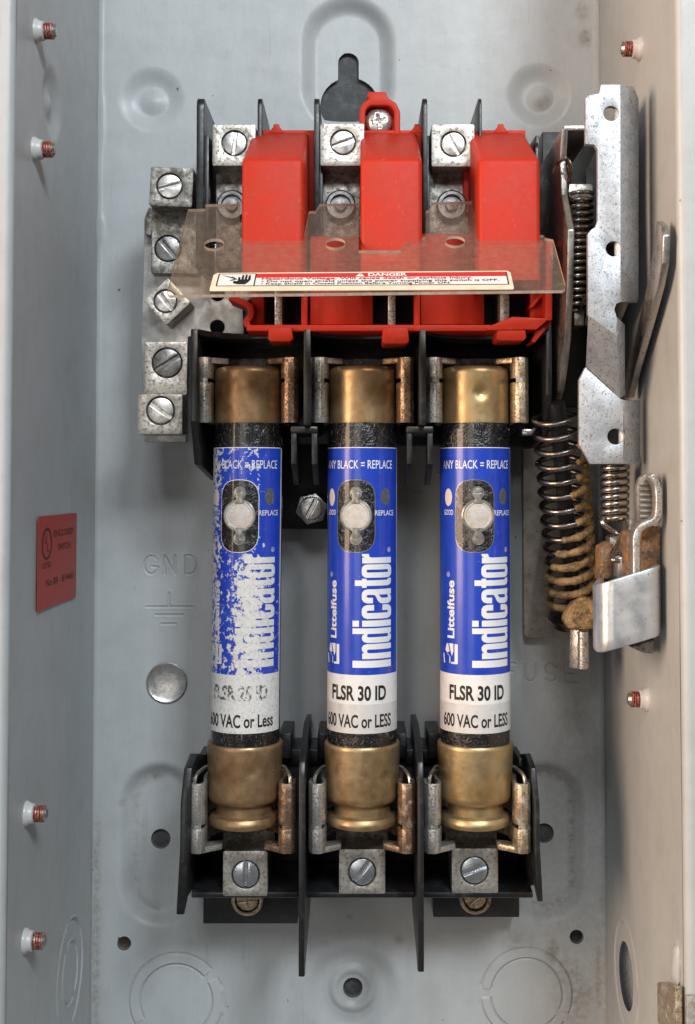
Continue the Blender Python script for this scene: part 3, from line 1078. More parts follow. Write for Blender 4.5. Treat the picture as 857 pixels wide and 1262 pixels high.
def lug(parent, px0, px1, py0, py1, d0, d1, scr, mat, rot=0.0, bevel=0.35, well=True):
    """box lug: front face given in photo px at depth d1; scr = (px, py, r mm, slot angle, material)"""
    b = bmesh.new()
    x0, x1 = X(px0, d1, py0), X(px1, d1, py0)
    y0, y1 = Y(py1, d1), Y(py0, d1)
    c = ((x0 + x1) / 2, (y0 + y1) / 2)
    w, h = (x1 - x0) / 2, (y1 - y0) / 2
    sc = P(scr[0], scr[1], d1)
    cr, sr = math.cos(rot), math.sin(rot)
    lx, ly = sc.x - c[0], sc.y - c[1]
    lx, ly = lx * cr + ly * sr, -lx * sr + ly * cr
    rw = scr[2] + 0.45
    plate(b, [rrect(-w, w, -h, h, 0.5, 2), circ(lx, ly, rw, 28)], d1 - d0, (c[0], c[1], d1), (cr, sr, 0), (-sr, cr, 0), (0, 0, 1), bevel)
    o = obj('lug', b, mat, parent)
    b = bmesh.new()
    box(b, c[0] - w * .8, c[0] + w * .8, c[1] - h * .8, c[1] + h * .8, d0 + .5, d1 - 2.2, 0, rot)
    obj('lug_core', b, M['alu_dirty'], o)
    slotted(o, scr[0], scr[1], d1 + 0.25, scr[2], scr[3], scr[4], 1.4)
    return o


# ================================================================== GROUND BAR
gb = thing('ground_bar', 'tarnished metal ground bar with five box lugs left of the switch', 'ground bar', P(205, 540, 0))
GD = 26.0
pp = lambda q, d: [tuple(P(a, c, d).xy) for a, c in q]
b = bmesh.new()
plate(b, [pp([(178, 545), (174, 420), (177, 330), (178, 268), (183, 255), (240, 255), (240, 300), (299, 300), (299, 372), (301, 408), (301, 415), (232, 415), (230, 545)], GD)] + [circ(*P(hx, hy, GD).xy, 9 / scale(GD), 20) for hx, hy in ((268, 362), (268, 403))], 2.2, (0, 0, GD), bevel=0.3)
o_gp = obj('mounting_plate', b, M['ground_plate'], gb)
b = bmesh.new()
plate(b, [pp([(178, 288), (178, 270), (184, 256), (188, 256), (188, 290)], GD + 5)], 5, (0, 0, GD + 5), bevel=0.3)
obj('corner_ear', b, M['alu_dirty'], gb)
lug(gb, 185, 238, 206, 254, GD, 40, (209, 229, 3.55, 15, M['zinc']), M['alu_dirty'], R(-2.5))
lug(gb, 187, 246, 258, 337, GD, 32, (207, 306, 3.75, -50, M['steel_dark']), M['alu_dirty'], R(-1.0))
lug(gb, 185, 227, 351, 392, GD, 36, (204, 371, 3.2, -52, M['zinc']), M['alu'], R(-47))
lug(gb, 178, 231, 421, 487, GD, 29.5, (206, 447, 4.3, 31, M['steel_dark']), M['alu'], 0)
lug(gb, 170, 225, 486, 535, GD, 38, (198, 506, 3.9, -35, M['zinc']), M['alu'], 0)

# ================================================================== LINE TERMINAL BLOCK
lt = thing('line_terminal_block', 'black terminal block with upright fins and three wire lugs along the top', 'terminal block', P(440, 400, 0))
b = bmesh.new()
box(b, -48.5, 53, Y(420, 0), Y(172, 10), 0.2, 12, 0.5)
for x0, x1 in ((-46.5, -30.6), (-12.4, 2.2), (19.5, 34.5)):
    box(b, x0, x1, Y(300, 25), Y(206, 25), 11, 24, 0.4)
obj('base', b, M['black'], lt)


def fin(xa, xb, pytop, d1, dtop=None):
    b = bmesh.new()
    yt = Y(pytop, d1)
    yb = Y(330, d1)
    pts = [(yb, 6), (yb, d1)]
    for i in range(6):
        a = R(90 * i / 5)
        pts.append((yt - 3 + 3 * math.sin(a), d1 - 3 + 3 * math.cos(a)))
    pts += [(yt, 12), (yt - 2, 6)]
    prism_x(b, pts, xa, xb, 0.25)
    # stiffening rib along the inner face
    yr = Y(168, d1 - 6)
    prism_x(b, [(yb, 10), (yb, d1 - 5), (yr, d1 - 5), (yr + 2, 10)], xb - .3, xb + 0.9, 0.2)
    obj('fin', b, M['black2'], lt)


fin(X(240, 47), X(249, 47), 118, 47)
fin(X(316, 42), X(321.5, 42), 118, 42)
fin(X(386.5, 46), X(393, 46), 118, 46)
fin(X(522, 46), X(528, 46), 118, 46)
fin(X(592, 42), X(596, 42), 118, 42)
fin(X(662, 46), X(667, 46), 172, 46)
for (x0, x1, y0, y1, sx_, sy_, a) in ((262, 315, 153, 204, 289, 176, 84), (395, 449, 152, 204, 423, 175, 20), (532, 585, 153, 205, 559, 177, -61)):
    lug(lt, x0, x1, y0, y1, 24, 44, (sx_, sy_, 3.45, a, M['zinc']), M['alu'])
    b = bmesh.new()
    cx = (X(x0, 44) + X(x1, 44)) / 2
    box(b, cx - 6.6, cx + 6.6, Y(330, 36), Y(210, 36), 24, 36, 0.3)
    o = obj('terminal_plate', b, M['alu_dirty'], lt)
    b = bmesh.new()
    c = P((x0 + x1) / 2 - 2, 254, 36.5)
    lathe(b, [(4.6, -1), (4.6, 1.6), (4.1, 2.2), (3.2, 2.2), (3.0, 1.0), (1.9, 1.0), (1.7, 2.4), (0.01, 2.5)], c, (0, 0, 1), 28, True, False)
    obj('bolt', b, M['steel_dark'], o)

# ================================================================== RED ARC COVER
rc = thing('arc_cover', 'red plastic arc cover with three raised boxes under the clear shield', 'arc cover', P(490, 420, 40))
yTop_b = Y(165, 35)
yTop_f = Y(192, 69)
for i, (pa, pb_, flangeL, flangeR) in enumerate(((296.5, 374, 0, 1), (444.5, 521.5, 0, 1), (591.5, 668.5, 1, 0))):
    xa, xb = X(pa, 69), X(pb_, 69)
    b = bmesh.new()
    yb_ = Y(345, 69)
    rr = 2.2
    pts = [(yb_, 34), (yb_, 69)]
    for k in range(5):
        a = R(k * 66 / 4)
        pts.append((yTop_f - rr + rr * math.sin(a), 69 - rr + rr * math.cos(a)))
    pts += [(yTop_b, 37), (yTop_b, 34)]
    # box with rounded front corners
    prism_x(b, pts, xa, xb, 0.0)
    es = [e for e in b.edges if abs(e.verts[0].co.x - e.verts[1].co.x) < 1e-4 and min(v.co.z for v in e.verts) > 36.0 and e.calc_face_angle(0) > .5]
    bev(b, es, 1.5, 3)
    o = obj('arc_box', b, M['red'], rc, sharp=40)
    b = bmesh.new()
    # back flange round the box
    xf0 = xa - (1.6 if flangeL else 0.25)
    xf1 = xb + (2.4 if flangeR else 0.25)
    box(b, xf0, xf1, Y(262, 38), yTop_b + 0.4, 33, 38, 0.4)
    if i == 0: box(b, xa - 1.2, xa + .5, Y(330, 50), Y(215, 50), 36, 52, 0.3)
    obj('flange', b, M['red'], rc)
    b = bmesh.new()
    npx = (340, 515, 619)[i]
    nx = X(npx, 37)
    plate(b, [[(nx - 2.4, yTop_b - .5), (nx - 1.0, yTop_b + 1.3), (nx - .8, yTop_b + 2.2), (nx + .8, yTop_b + 2.2), (nx + 1.0, yTop_b + 1.3), (nx + 2.4, yTop_b - .5)]], 3, (0, 0, 38.2), bevel=0.25)
    obj('nub', b, M['red'], rc)
# screw tab
b = bmesh.new()
x0, x1, y1t, y0t = X(443, 38), X(494, 38), Y(113, 38), Y(190, 38)
cxs, cys = X(467, 36), Y(150, 36)
outl = [(x0, y0t), (x1 + 1.0, y0t), (x1, y0t + 4), (x1, y1t - 6), (x1 - 1.2, y1t - 3.4), (x1 - 3.2, y1t - 2.2), (cxs + 2.6, y1t - 1.6), (cxs + 2.2, y1t), (cxs - 3.2, y1t), (cxs - 3.6, y1t - 1.6),
        (x0 + 3.0, y1t - 2.2), (x0 + .9, y1t - 3.6), (x0, y1t - 6)]
inn = rrect(x0 + 1.8, x1 - 1.8, y0t + 1, y1t - 4.2, 2.4, 5)
plate(b, [outl, inn], 6, (0, 0, 38.5), bevel=0.5)
box(b, x0 + 1, x1 - 1, y0t + .5, y1t - 3.2, 31, 34.6, 0)
tab = obj('screw_tab', b, M['red'], rc)


def phillips(parent, px, py, d, r, mat, rot=12):
    c = P(px, py, d)
    b = bmesh.new()
    NR, NA = 22, 64
    rings = []
    for i in range(NR + 1):
        rad = r * i / NR
        ring = []
        for k in range(NA):
            a = 2 * math.pi * k / NA
            x, y = rad * math.cos(a), rad * math.sin(a)
            h = 1.9 * math.sqrt(max(0, 1 - (rad / r) ** 2 * 0.985)) - 0.2
            ca, sa = math.cos(R(rot)), math.sin(R(rot))
            u, v = abs(x * ca + y * sa), abs(-x * sa + y * ca)
            arm = min(max(u / 0.50, v / (r * .52)), max(v / 0.50, u / (r * .52)))
            t = max(0, min(1, (1.25 - arm) / 0.5))
            h -= 1.3 * t * t * (3 - 2 * t) * (1 - 0.55 * rad / (r * .55) if rad < r * .55 else .4)
            ring.append(b.verts.new((c.x + x, c.y + y, c.z + h)) if i else None)
        rings.append(ring)
    v0 = b.verts.new((c.x, c.y, c.z + 0.3))
    for k in range(NA):
        m = (k + 1) % NA
        b.faces.new((v0, rings[1][k], rings[1][m]))
        for i in range(1, NR):
            b.faces.new((rings[i][k], rings[i + 1][k], rings[i + 1][m], rings[i][m]))
    low = [b.verts.new((v.co.x, v.co.y, c.z - 2)) for v in rings[NR]]
    for k in range(NA):
        m = (k + 1) % NA
        b.faces.new((rings[NR][k], low[k], low[m], rings[NR][m]))
    obj('screw', b, mat, parent, sharp=60)


phillips(tab, 467, 150, 36.0, 4.05, M['zinc'])

# panels between the boxes and the frame below the shield
PD = 50.0
yA, yB_ = Y(283, PD), Y(400, PD)
for pa, pb_, top in ((382, 460, 291), (519, 598, 288), (655, 672, 296)):
    b = bmesh.new()
    box(b, X(pa, PD), X(pb_, PD), yB_, Y(top, PD), PD - 12, PD, 0.3)
    obj('panel', b, M['red'], rc)
b = bmesh.new()      # panel left of the first opening
box(b, X(309, PD), X(325, PD), yB_, Y(345, PD), PD - 12, PD, 0.3)
obj('panel', b, M['red'], rc)
for pa, pb_ in ((371, 381), (511, 521)):
    b = bmesh.new()
    box(b, X(pa, 54), X(pb_, 54) - 0.6, Y(402, 54), Y(340, 54), 36, 54, 0.3)
    obj('rib', b, M['red'], rc)
# curled guide at the left end
b = bmesh.new()
cur = smooth_path([(*P(283, 366, 54).xy, 0), (*P(298, 372, 54).xy, 0), (*P(308, 378, 54).xy, 0), (*P(309, 388, 54).xy, 0), (*P(304, 396, 54).xy, 0), (*P(306, 402, 54).xy, 0)], 5)
ribbon_xy(b, [(p.x, p.y) for p in cur], 1.7, 42, 54.5, 0.3)
obj('curled_guide', b, M['red'], rc, sharp=45)
b = bmesh.new()
lathe(b, [(3.3, 0), (3.3, 4), (2.8, 4.5), (0.01, 4.6)], P(303, 362, 45), (0, 0, 1), 28, True, False)
obj('guide_stud', b, M['alu'], rc)
# lower rail
b = bmesh.new()
box(b, X(303, 56), X(607, 56), Y(408, 56), Y(400, 56), 38, 56, 0.4)
rail = obj('lower_rail', b, M['red'], rc)
b = bmesh.new()
q = [(600, 403), (632, 390), (674, 392), (674, 396), (662, 406), (600, 407)]
plate(b, [pp(q, 58)], 18, (0, 0, 58), bevel=0.4)
obj('raised_rail', b, M['red'], rc)
for (pa, pb_, pc) in ((330, 361, 421), (471, 505, 424), (613, 650, 420)):
    b = bmesh.new()
    x0, x1, y0 = X(pa, 57), X(pb_, 57), Y(pc, 57)
    plate(b, [[(x0, y0 + .6), (x0 + .8, y0), (x1 - .8, y0), (x1, y0 + .8), (x1 - .4, Y(403, 57)), (x0 + .2, Y(403, 57))]], 12, (0, 0, 57.5), bevel=0.4)
    obj('tongue', b, M['red'], rc)
b = bmesh.new()
x0, x1 = X(672, 56), X(681, 56)
prism_x(b, [(Y(400, 56), 36), (Y(396, 56), 58), (Y(300, 56), 60), (Y(300, 56), 36)], x0, x1, 0.35)
obj('end_cheek', b, M['red'], rc)
b = bmesh.new()
plate(b, [pp([(655, 421), (662, 404), (676, 396), (680, 398), (660, 422)], 55)], 12, (0, 0, 55), bevel=0.3)
obj('end_brace', b, M['red'], rc)
b = bmesh.new()
plate(b, [pp([(652, 378), (668, 360), (672, 362), (656, 380)], 53)], 12, (0, 0, 53), bevel=0.3)
obj('end_brace', b, M['red'], rc)
# dark interior behind the openings
b = bmesh.new()
box(b, X(300, 36), X(672, 36), Y(402, 36), Y(300, 36), 12, 33, 0)
obj('chamber', b, M['black'], rc)
# switch blades standing in the openings
for pa, pb_ in ((338, 347.5), (478.5, 488), (617.5, 629)):
    b = bmesh.new()
    prism_x(b, [(Y(403, 52), 32.5), (Y(403, 52), 53), (Y(330, 52), 54), (Y(330, 52), 32.5)], X(pa, 53), X(pb_, 53), 0.4)
    obj('switch_blade', b, M['tin'], lt)

# ================================================================== CLEAR SHIELD
yS0, dS0 = Y(251, 52), 52.0
yS1, dS1 = Y(360, 90), 90.0
down = Vector((0, yS1 - yS0, dS1 - dS0))
SL = down.length
down.normalize()
sn = Vector((1, 0, 0)).cross(-down).normalized()      # faces viewer / up
if sn.z < 0: sn = -sn
SO = Vector((0, yS0, dS0))


def SP(px, py):
    """photo px -> (x, w) in the plane of the shield, w running down the slope"""
    r = ray(px, py)
    rd = Vector((r.x, r.y, -r.z))
    o = Vector((0, 0, DIST))
    t = (SO - o).dot(sn) / rd.dot(sn)
    p = o + rd * t
    return (p.x, (p - SO).dot(down))


sh = thing('clear_shield', 'clear brownish plastic shield tilted out over the red cover', 'shield', P(447, 300, 60))
out_px = [(232, 257.5), (253, 257), (253, 251.5), (295.8, 251), (296, 293.5), (374, 293.5), (381, 260), (389, 260), (394, 251), (442, 250.5), (442.5, 308.5), (494, 308.5), (503, 297), (525, 291),
          (525, 260), (530, 258), (531, 249), (582, 248), (590, 289.5), (670, 289.5), (672, 293), (682, 295), (685, 305), (697.5, 351), (697, 355), (694, 357.5), (209, 363.5), (206, 361)]
loops = [[SP(*q) for q in out_px]]
for hx, hy in ((264, 300), (413.5, 299), (561, 296.5)):
    a = SP(hx, hy)
    loops.append(circ(a[0], a[1], 2.75, 20))
b = bmesh.new()
plate(b, loops, 0.85, SO, (1, 0, 0), down, sn, 0, side_mat=1)
pane = obj('pane', b, [M['clear'], M['clear_edge']], sh, sharp=20)
# warning label on the lower margin
A_, B2, C_, D_ = SP(258, 359), SP(634, 357), SP(629, 334), SP(264, 337)


def wl(fx, fy):
    """0..1 across and up the warning label"""
    lo = (A_[0] + (B2[0] - A_[0]) * fx, A_[1] + (B2[1] - A_[1]) * fx)
    hi = (D_[0] + (C_[0] - D_[0]) * fx, D_[1] + (C_[1] - D_[1]) * fx)
    return (lo[0] + (hi[0] - lo[0]) * fy, lo[1] + (hi[1] - lo[1]) * fy)


def on_shield(name, polys, lift, mat, parent, th=0.05):
    b = bmesh.new()
    plate(b, [[wl(*q) for q in lp] for lp in polys], th, SO + sn * lift, (1, 0, 0), down, sn, 0)
    return obj(name, b, mat, parent)


sq = lambda a, b_, c, d: [(a, c), (b_, c), (b_, d), (a, d)]
wlab = on_shield('warning_label', [[(0.004, 0), (.996, 0), (1, .06), (1, .90), (.99, 1), (.012, 1), (0, .90), (0, .06)]], 0.16, M['cream'], sh, 0.15)
b = bmesh.new()
on_shield('white_field', [sq(.018, .985, .26, .92)], 0.20, M['paper'], wlab)
on_shield('red_band', [sq(.145, .985, .70, .93)], 0.24, M['warn_red'], wlab)
on_shield('rule', [sq(.018, .985, .245, .27)], 0.25, M['ink'], wlab)
on_shield('rule', [sq(.017, .021, .26, .93)], 0.26, M['ink'], wlab)
on_shield('rule', [sq(.141, .145, .26, .93)], 0.26, M['ink'], wlab)
on_shield('rule', [sq(.983, .987, .26, .93)], 0.26, M['ink'], wlab)
on_shield('rule', [sq(.018, .145, .915, .935)], 0.265, M['ink'], wlab)


def wl_text(body, fx0, fx1, fy0, fy1, mat, off=0.0):
    bb = text_bm(body, 1, 1, offset=off)
    for v in bb.verts:
        q = wl(fx0 + (fx1 - fx0) * v.co.x, fy0 + (fy1 - fy0) * v.co.y)
        v.co = SO + Vector((1, 0, 0)) * q[0] + down * q[1] + sn * 0.30
    obj('lettering', bb, mat, wlab)


wl_text('DANGER', .520, .650, .735, .905, M['white_print'], .03)
wl_text('Hazardous Voltage. Will cause death or serious injury.', .165, .870, .545, .695, M['warn_red'], .022)
wl_text('\u2022 Do not open shield unless the power supplying this switch is OFF.', .165, .955, .405, .545, M['ink'], .008)
wl_text('\u2022 Keep Shield in Closed Position Before Turning Power ON.', .165, .795, .275, .405, M['ink'], .008)
on_shield('alert_triangle', [[(.478, .735), (.508, .735), (.493, .91)]], 0.28, M['white_print'], wlab)
on_shield('alert_mark', [sq(.4915, .4945, .79, .87)], 0.31, M['warn_red'], wlab)
# shock pictogram: a spark and a hand
pic = [(.030, .86), (.068, .72), (.062, .80), (.084, .62), (.064, .56), (.086, .50), (.058, .56), (.074, .64), (.056, .72)]
on_shield('spark_mark', [pic], 0.28, M['ink'], wlab)
hand = [(.072, .40), (.088, .34), (.112, .34), (.122, .46), (.128, .60), (.126, .84), (.120, .84), (.119, .60), (.116, .60), (.115, .87), (.109, .87), (.108, .60), (.105, .60), (.104, .85), (.098, .85),
        (.097, .60), (.094, .60), (.092, .74), (.086, .74), (.086, .54), (.082, .50), (.072, .52)]
on_shield('hand_mark', [hand], 0.28, M['ink'], wlab)


# ================================================================== UPPER FUSE BASE
FD = 40.0                                             # depth of the fuse axes
ub = thing('upper_fuse_base', 'black three-bay fuse base holding the upper ends of the fuses', 'fuse base', P(447, 600, 0))
xL0, xL1 = X(234, 55), X(243, 55)
xR0, xR1 = X(674, 53), X(682, 53)
yt = Y(405, 55)
b = bmesh.new()
box(b, xL0 + .3, xR1 - .3, Y(548, 18), yt - 0.3, 0.4, 18, 0.4)
plate(b, [pp([(340, 540), (414, 540), (414, 652), (347, 652), (262, 592), (262, 540)], 8)], 7.5, (0, 0, 8), bevel=0.4)
obj('base', b, M['black'], ub)
b = bmesh.new()                                       # left outer wall, running back and down at its foot
prism_x(b, [(yt, 10), (yt, 55), (Y(520, 55), 55), (Y(535, 52), 52), (Y(573, 46), 46), (Y(592, 8), 8), (Y(592, 8), 1), (yt, 1)], xL0, xL1, 0.4)
obj('side_wall', b, M['black2'], ub)
b = bmesh.new()
prism_x(b, [(Y(395, 53), 10), (Y(395, 53), 53), (Y(487, 53), 53), (Y(542, 44), 44), (Y(552, 20), 20), (Y(552, 20), 1), (Y(395, 53), 1)], xR0, xR1, 0.4)
obj('side_wall', b, M['black2'], ub)
b = bmesh.new()
box(b, X(643, 24), X(668, 24), Y(537, 24), Y(528, 24), 16, 24, 0.6)
obj('foot_spacer', b, M['zinc_blue'], ub)
# top walls of the three bays, each with a shallow arch
for pa, pb_ in ((243, 373), (384, 517), (527, 674)):
    b = bmesh.new()
    x0, x1 = X(pa, 55), X(pb_, 55)
    n = 10
    top = [(x0 + (x1 - x0) * i / n, 55 - (0 if i in (0,) else 12 * math.sin(math.pi * i / n) ** 0.6)) for i in range(n + 1)]
    prism_y(b, [(x0, 16)] + top + [(x1, 16)], yt - 1.7, yt, 0.25)
    obj('bay_roof', b, M['black2'], ub, sharp=50)
for pa, k in ((378.5, 0), (521.5, 1)):
    xc = X(pa, 56)
    b = bmesh.new()
    prism_x(b, [(yt, 12), (yt, 56), (Y(524, 56), 56), (Y(526, 40), 40), (Y(540, 14), 14)], xc - 1.0, xc + 1.0, 0.3)
    dv_ = obj('divider', b, M['black2'], ub)
    b = bmesh.new()
    x0, x1 = X((358, 501)[k], 50), X((392, 535)[k], 50)
    box(b, x0, x1, Y(534, 50), Y(525, 50), 20, 50, 0.5)
    obj('crossbar', b, M['black2'], ub)
    for sg, xe in ((-1, x0 + 1), (1, x1 - 1)):
        b = bmesh.new()
        ya, yb_, yc = Y(530, 50), Y(572, 50), Y(598, 44)
        prism_x(b, [(ya, 40), (ya, 49.5), (yb_, 49.5), (yc, 36), (yc, 31), (yb_ + 1, 42)], xe - 0.8, xe + 0.8, 0.2)
        if sg: pass
        obj('prong', b, M['black2'], ub)


def hex_screw(parent, px, py, d, r, ang, mat):
    b = bmesh.new()
    c = P(px, py, d)
    plate(b, [circ(0, 0, r, 6, a0=R(14))], 3.5, c - Vector((0, 0, .5)), bevel=0.35)
    lathe(b, [(r * .80, -.9), (r * .80, 0.1), (r * .76, .15), (r * .72, -.1)], c, (0, 0, 1), 32, False, False)
    o = obj('mounting_screw', b, mat, parent)
    slotted(o, px, py, d + .45, r * .66, ang, mat, 1.0, name='screw_head', slot=0.5)


hex_screw(ub, 384, 627, 20, 5.1, 62, M['zinc'])


# ------------------------------------------------------------------ fuse clips
def clip_leaf(parent, xc, side, y0, y1, mat, dc=FD, notch=None, foot=None, loop=None, r=10.4, xo=None):
    """one spring leaf of a clip: hugs the fuse and rolls outward in front"""
    prof = [(5.5, -15), (8.6, -13.5), (11.2, -9), (11.8, -3), (11.3, 2.0), (10.9, 5.0), (11.3, 7.2), (11.9, 7.95), (12.6, 8.3), (14.0, 8.0), (14.9, 6.6), (14.9, 3.5), (14.6, 1.0)]
    k = 0.0 if xo is None else xo
    pth = [(xc + side * (p[0] + k), dc + p[1]) for p in prof]
    outer = [(xc + side * (p[0] + k), dc + p[1]) for p in prof[7:]]
    b = bmesh.new()
    if notch:
        na, nb = notch
        ribbon(b, pth, 1.15, nb, y1, 0.15)
        ribbon(b, pth, 1.15, y0, na, 0.15)
        ribbon(b, outer, 1.1, na - .02, nb + .02, 0)
    else:
        ribbon(b, pth, 1.15, y0, y1, 0.15)
    leaf = obj('clip_leaf', b, mat, parent, sharp=50)
    if foot:                                            # flat ear bent in at one end
        yf0, yf1, ln = foot
        b = bmesh.new()
        xa, xb = xc + side * (14.8 + k), xc + side * (14.8 + k - ln)
        pts = [(xa, dc + 2.5), (xa, dc + 7.6), (xc + side * (12.4 + k), dc + 8.0), (xb, dc + 3.4), (xb, dc - 1.0)]
        prism_y(b, pts if side > 0 else pts[::-1], yf0, yf1, 0.3)
        obj('clip_ear', b, mat, leaf)
    if loop:
        b = bmesh.new()
        yb_ = loop
        pts = smooth_path([(xc + side * (14.0 + k), yb_ - 3, dc + 6.2), (xc + side * (13.8 + k), yb_ + .8, dc + 5.8), (xc + side * (13.3 + k), yb_ + 2.0, dc + 4.4), (xc + side * (12.3 + k), yb_ + 2.5, dc + 1.8), (xc + side * (11.6 + k), yb_ + 2.2, dc - 3), (xc + side * (10 + k), yb_ + 1, dc - 9)], 5)
        tube(b, pts, 0.58, 8)
        obj('spring_wire', b, M['steel'], leaf)
    return leaf


UP = [(307, 485), (447, 485), (585.5, 485)]
upm = [('tin', 'tin_copper'), ('tin', 'tin_copper'), ('tin', 'tin_gold')]
for (px, py), ms in zip(UP, upm):
    xc = X(px, FD, py)
    b = bmesh.new()
    box(b, xc - 8, xc + 8, Y(522, 24), Y(442, 24), 17, 25.5, 0.4)
    obj('clip_saddle', b, M['alu_dirty'], ub)
    for sg, mk in ((-1, ms[0]), (1, ms[1])):
        clip_leaf(ub, xc, sg, Y(521, 48), Y(440, 48), M[mk], notch=(Y(471, 48), Y(466, 48)), foot=(Y(447.5, 47), Y(440.2, 47), 8.5), xo=-0.5)


# condensed bold lettering of the big word, as outlines: (along, up), 1023 long, 365 high
WORD = [
    [[(0, 0), (63, 0), (63, 365), (0, 365)]],
    [[(78, 0), (130, 0), (130, 225), (138, 240), (156, 240), (163, 228), (163, 0), (213, 0), (213, 240), (205, 268), (185, 285), (160, 285), (142, 276), (130, 262), (130, 282), (78, 282)]],
    [[(303, 365), (353, 365), (353, 0), (305, 0), (305, 20), (292, 4), (270, -3), (245, 3), (228, 22), (223, 50), (223, 235), (230, 265), (248, 282), (272, 286), (292, 278), (303, 262)], rrect(273, 303, 38, 240, 12)],
    [[(368, 0), (423, 0), (423, 283), (368, 283)]],
    [[(368, 310), (423, 310), (423, 365), (368, 365)]],
    [[(563, 100), (563, 45), (553, 15), (530, -2), (500, -4), (470, -2), (448, 15), (438, 45), (438, 240), (448, 268), (470, 284), (500, 287), (530, 284), (553, 268), (563, 240), (563, 180), (512, 180), (512, 232), (507, 243), (495, 243), (490, 232), (490, 52), (495, 40), (507, 40), (512, 52), (512, 100)]],
    [[(706, 0), (658, 0), (655, 18), (640, 2), (615, -4), (590, 4), (575, 28), (573, 60), (573, 95), (580, 125), (600, 145), (630, 160), (650, 172), (654, 190), (654, 232), (648, 244), (634, 244), (628, 232), (628, 190), (578, 190), (578, 240), (588, 268), (610, 284), (640, 287), (672, 284), (694, 268), (704, 240), (704, 50)], [(624, 50), (630, 40), (645, 40), (654, 52), (654, 135), (640, 125), (628, 115), (624, 100)]],
    [[(735, 45), (742, 15), (760, 0), (800, 0), (800, 40), (788, 42), (785, 50), (785, 245), (800, 245), (800, 285), (785, 285), (785, 345), (735, 345), (735, 285), (718, 285), (718, 245), (735, 245)]],
    [rrect(808, 928, -4, 287, 45), rrect(855, 881, 38, 245, 12)],
    [[(938, 0), (990, 0), (990, 205), (998, 222), (1023, 226), (1023, 285), (1005, 285), (992, 262), (990, 282), (938, 282)]],
]


def loops_bm(shapes, kx, ky, cut=0.0, cut_axis=1):
    """flat faces from outlines with holes, scaled, cut into strips so that they can be wrapped"""
    b = bmesh.new()
    for lps in shapes:
        es = []
        for lp in lps:
            vs = [b.verts.new((p[0] * kx, p[1] * ky, 0)) for p in lp]
            es += [b.edges.new((vs[i], vs[(i + 1) % len(vs)])) for i in range(len(vs))]
        bmesh.ops.triangle_fill(b, use_beauty=True, use_dissolve=False, edges=es, normal=(0, 0, 1))
    if cut > 0:
        lo = min(v.co[cut_axis] for v in b.verts); hi = max(v.co[cut_axis] for v in b.verts)
        k = lo + cut
        while k < hi:
            co = [0, 0, 0]; co[cut_axis] = k
            no = [0, 0, 0]; no[cut_axis] = 1
            bmesh.ops.bisect_plane(b, geom=b.verts[:] + b.edges[:] + b.faces[:], dist=1e-6, plane_co=co, plane_no=no)
            k += cut
    b.normal_update()
    for f in b.faces:
        if f.normal.z < 0: f.normal_flip()
    return b


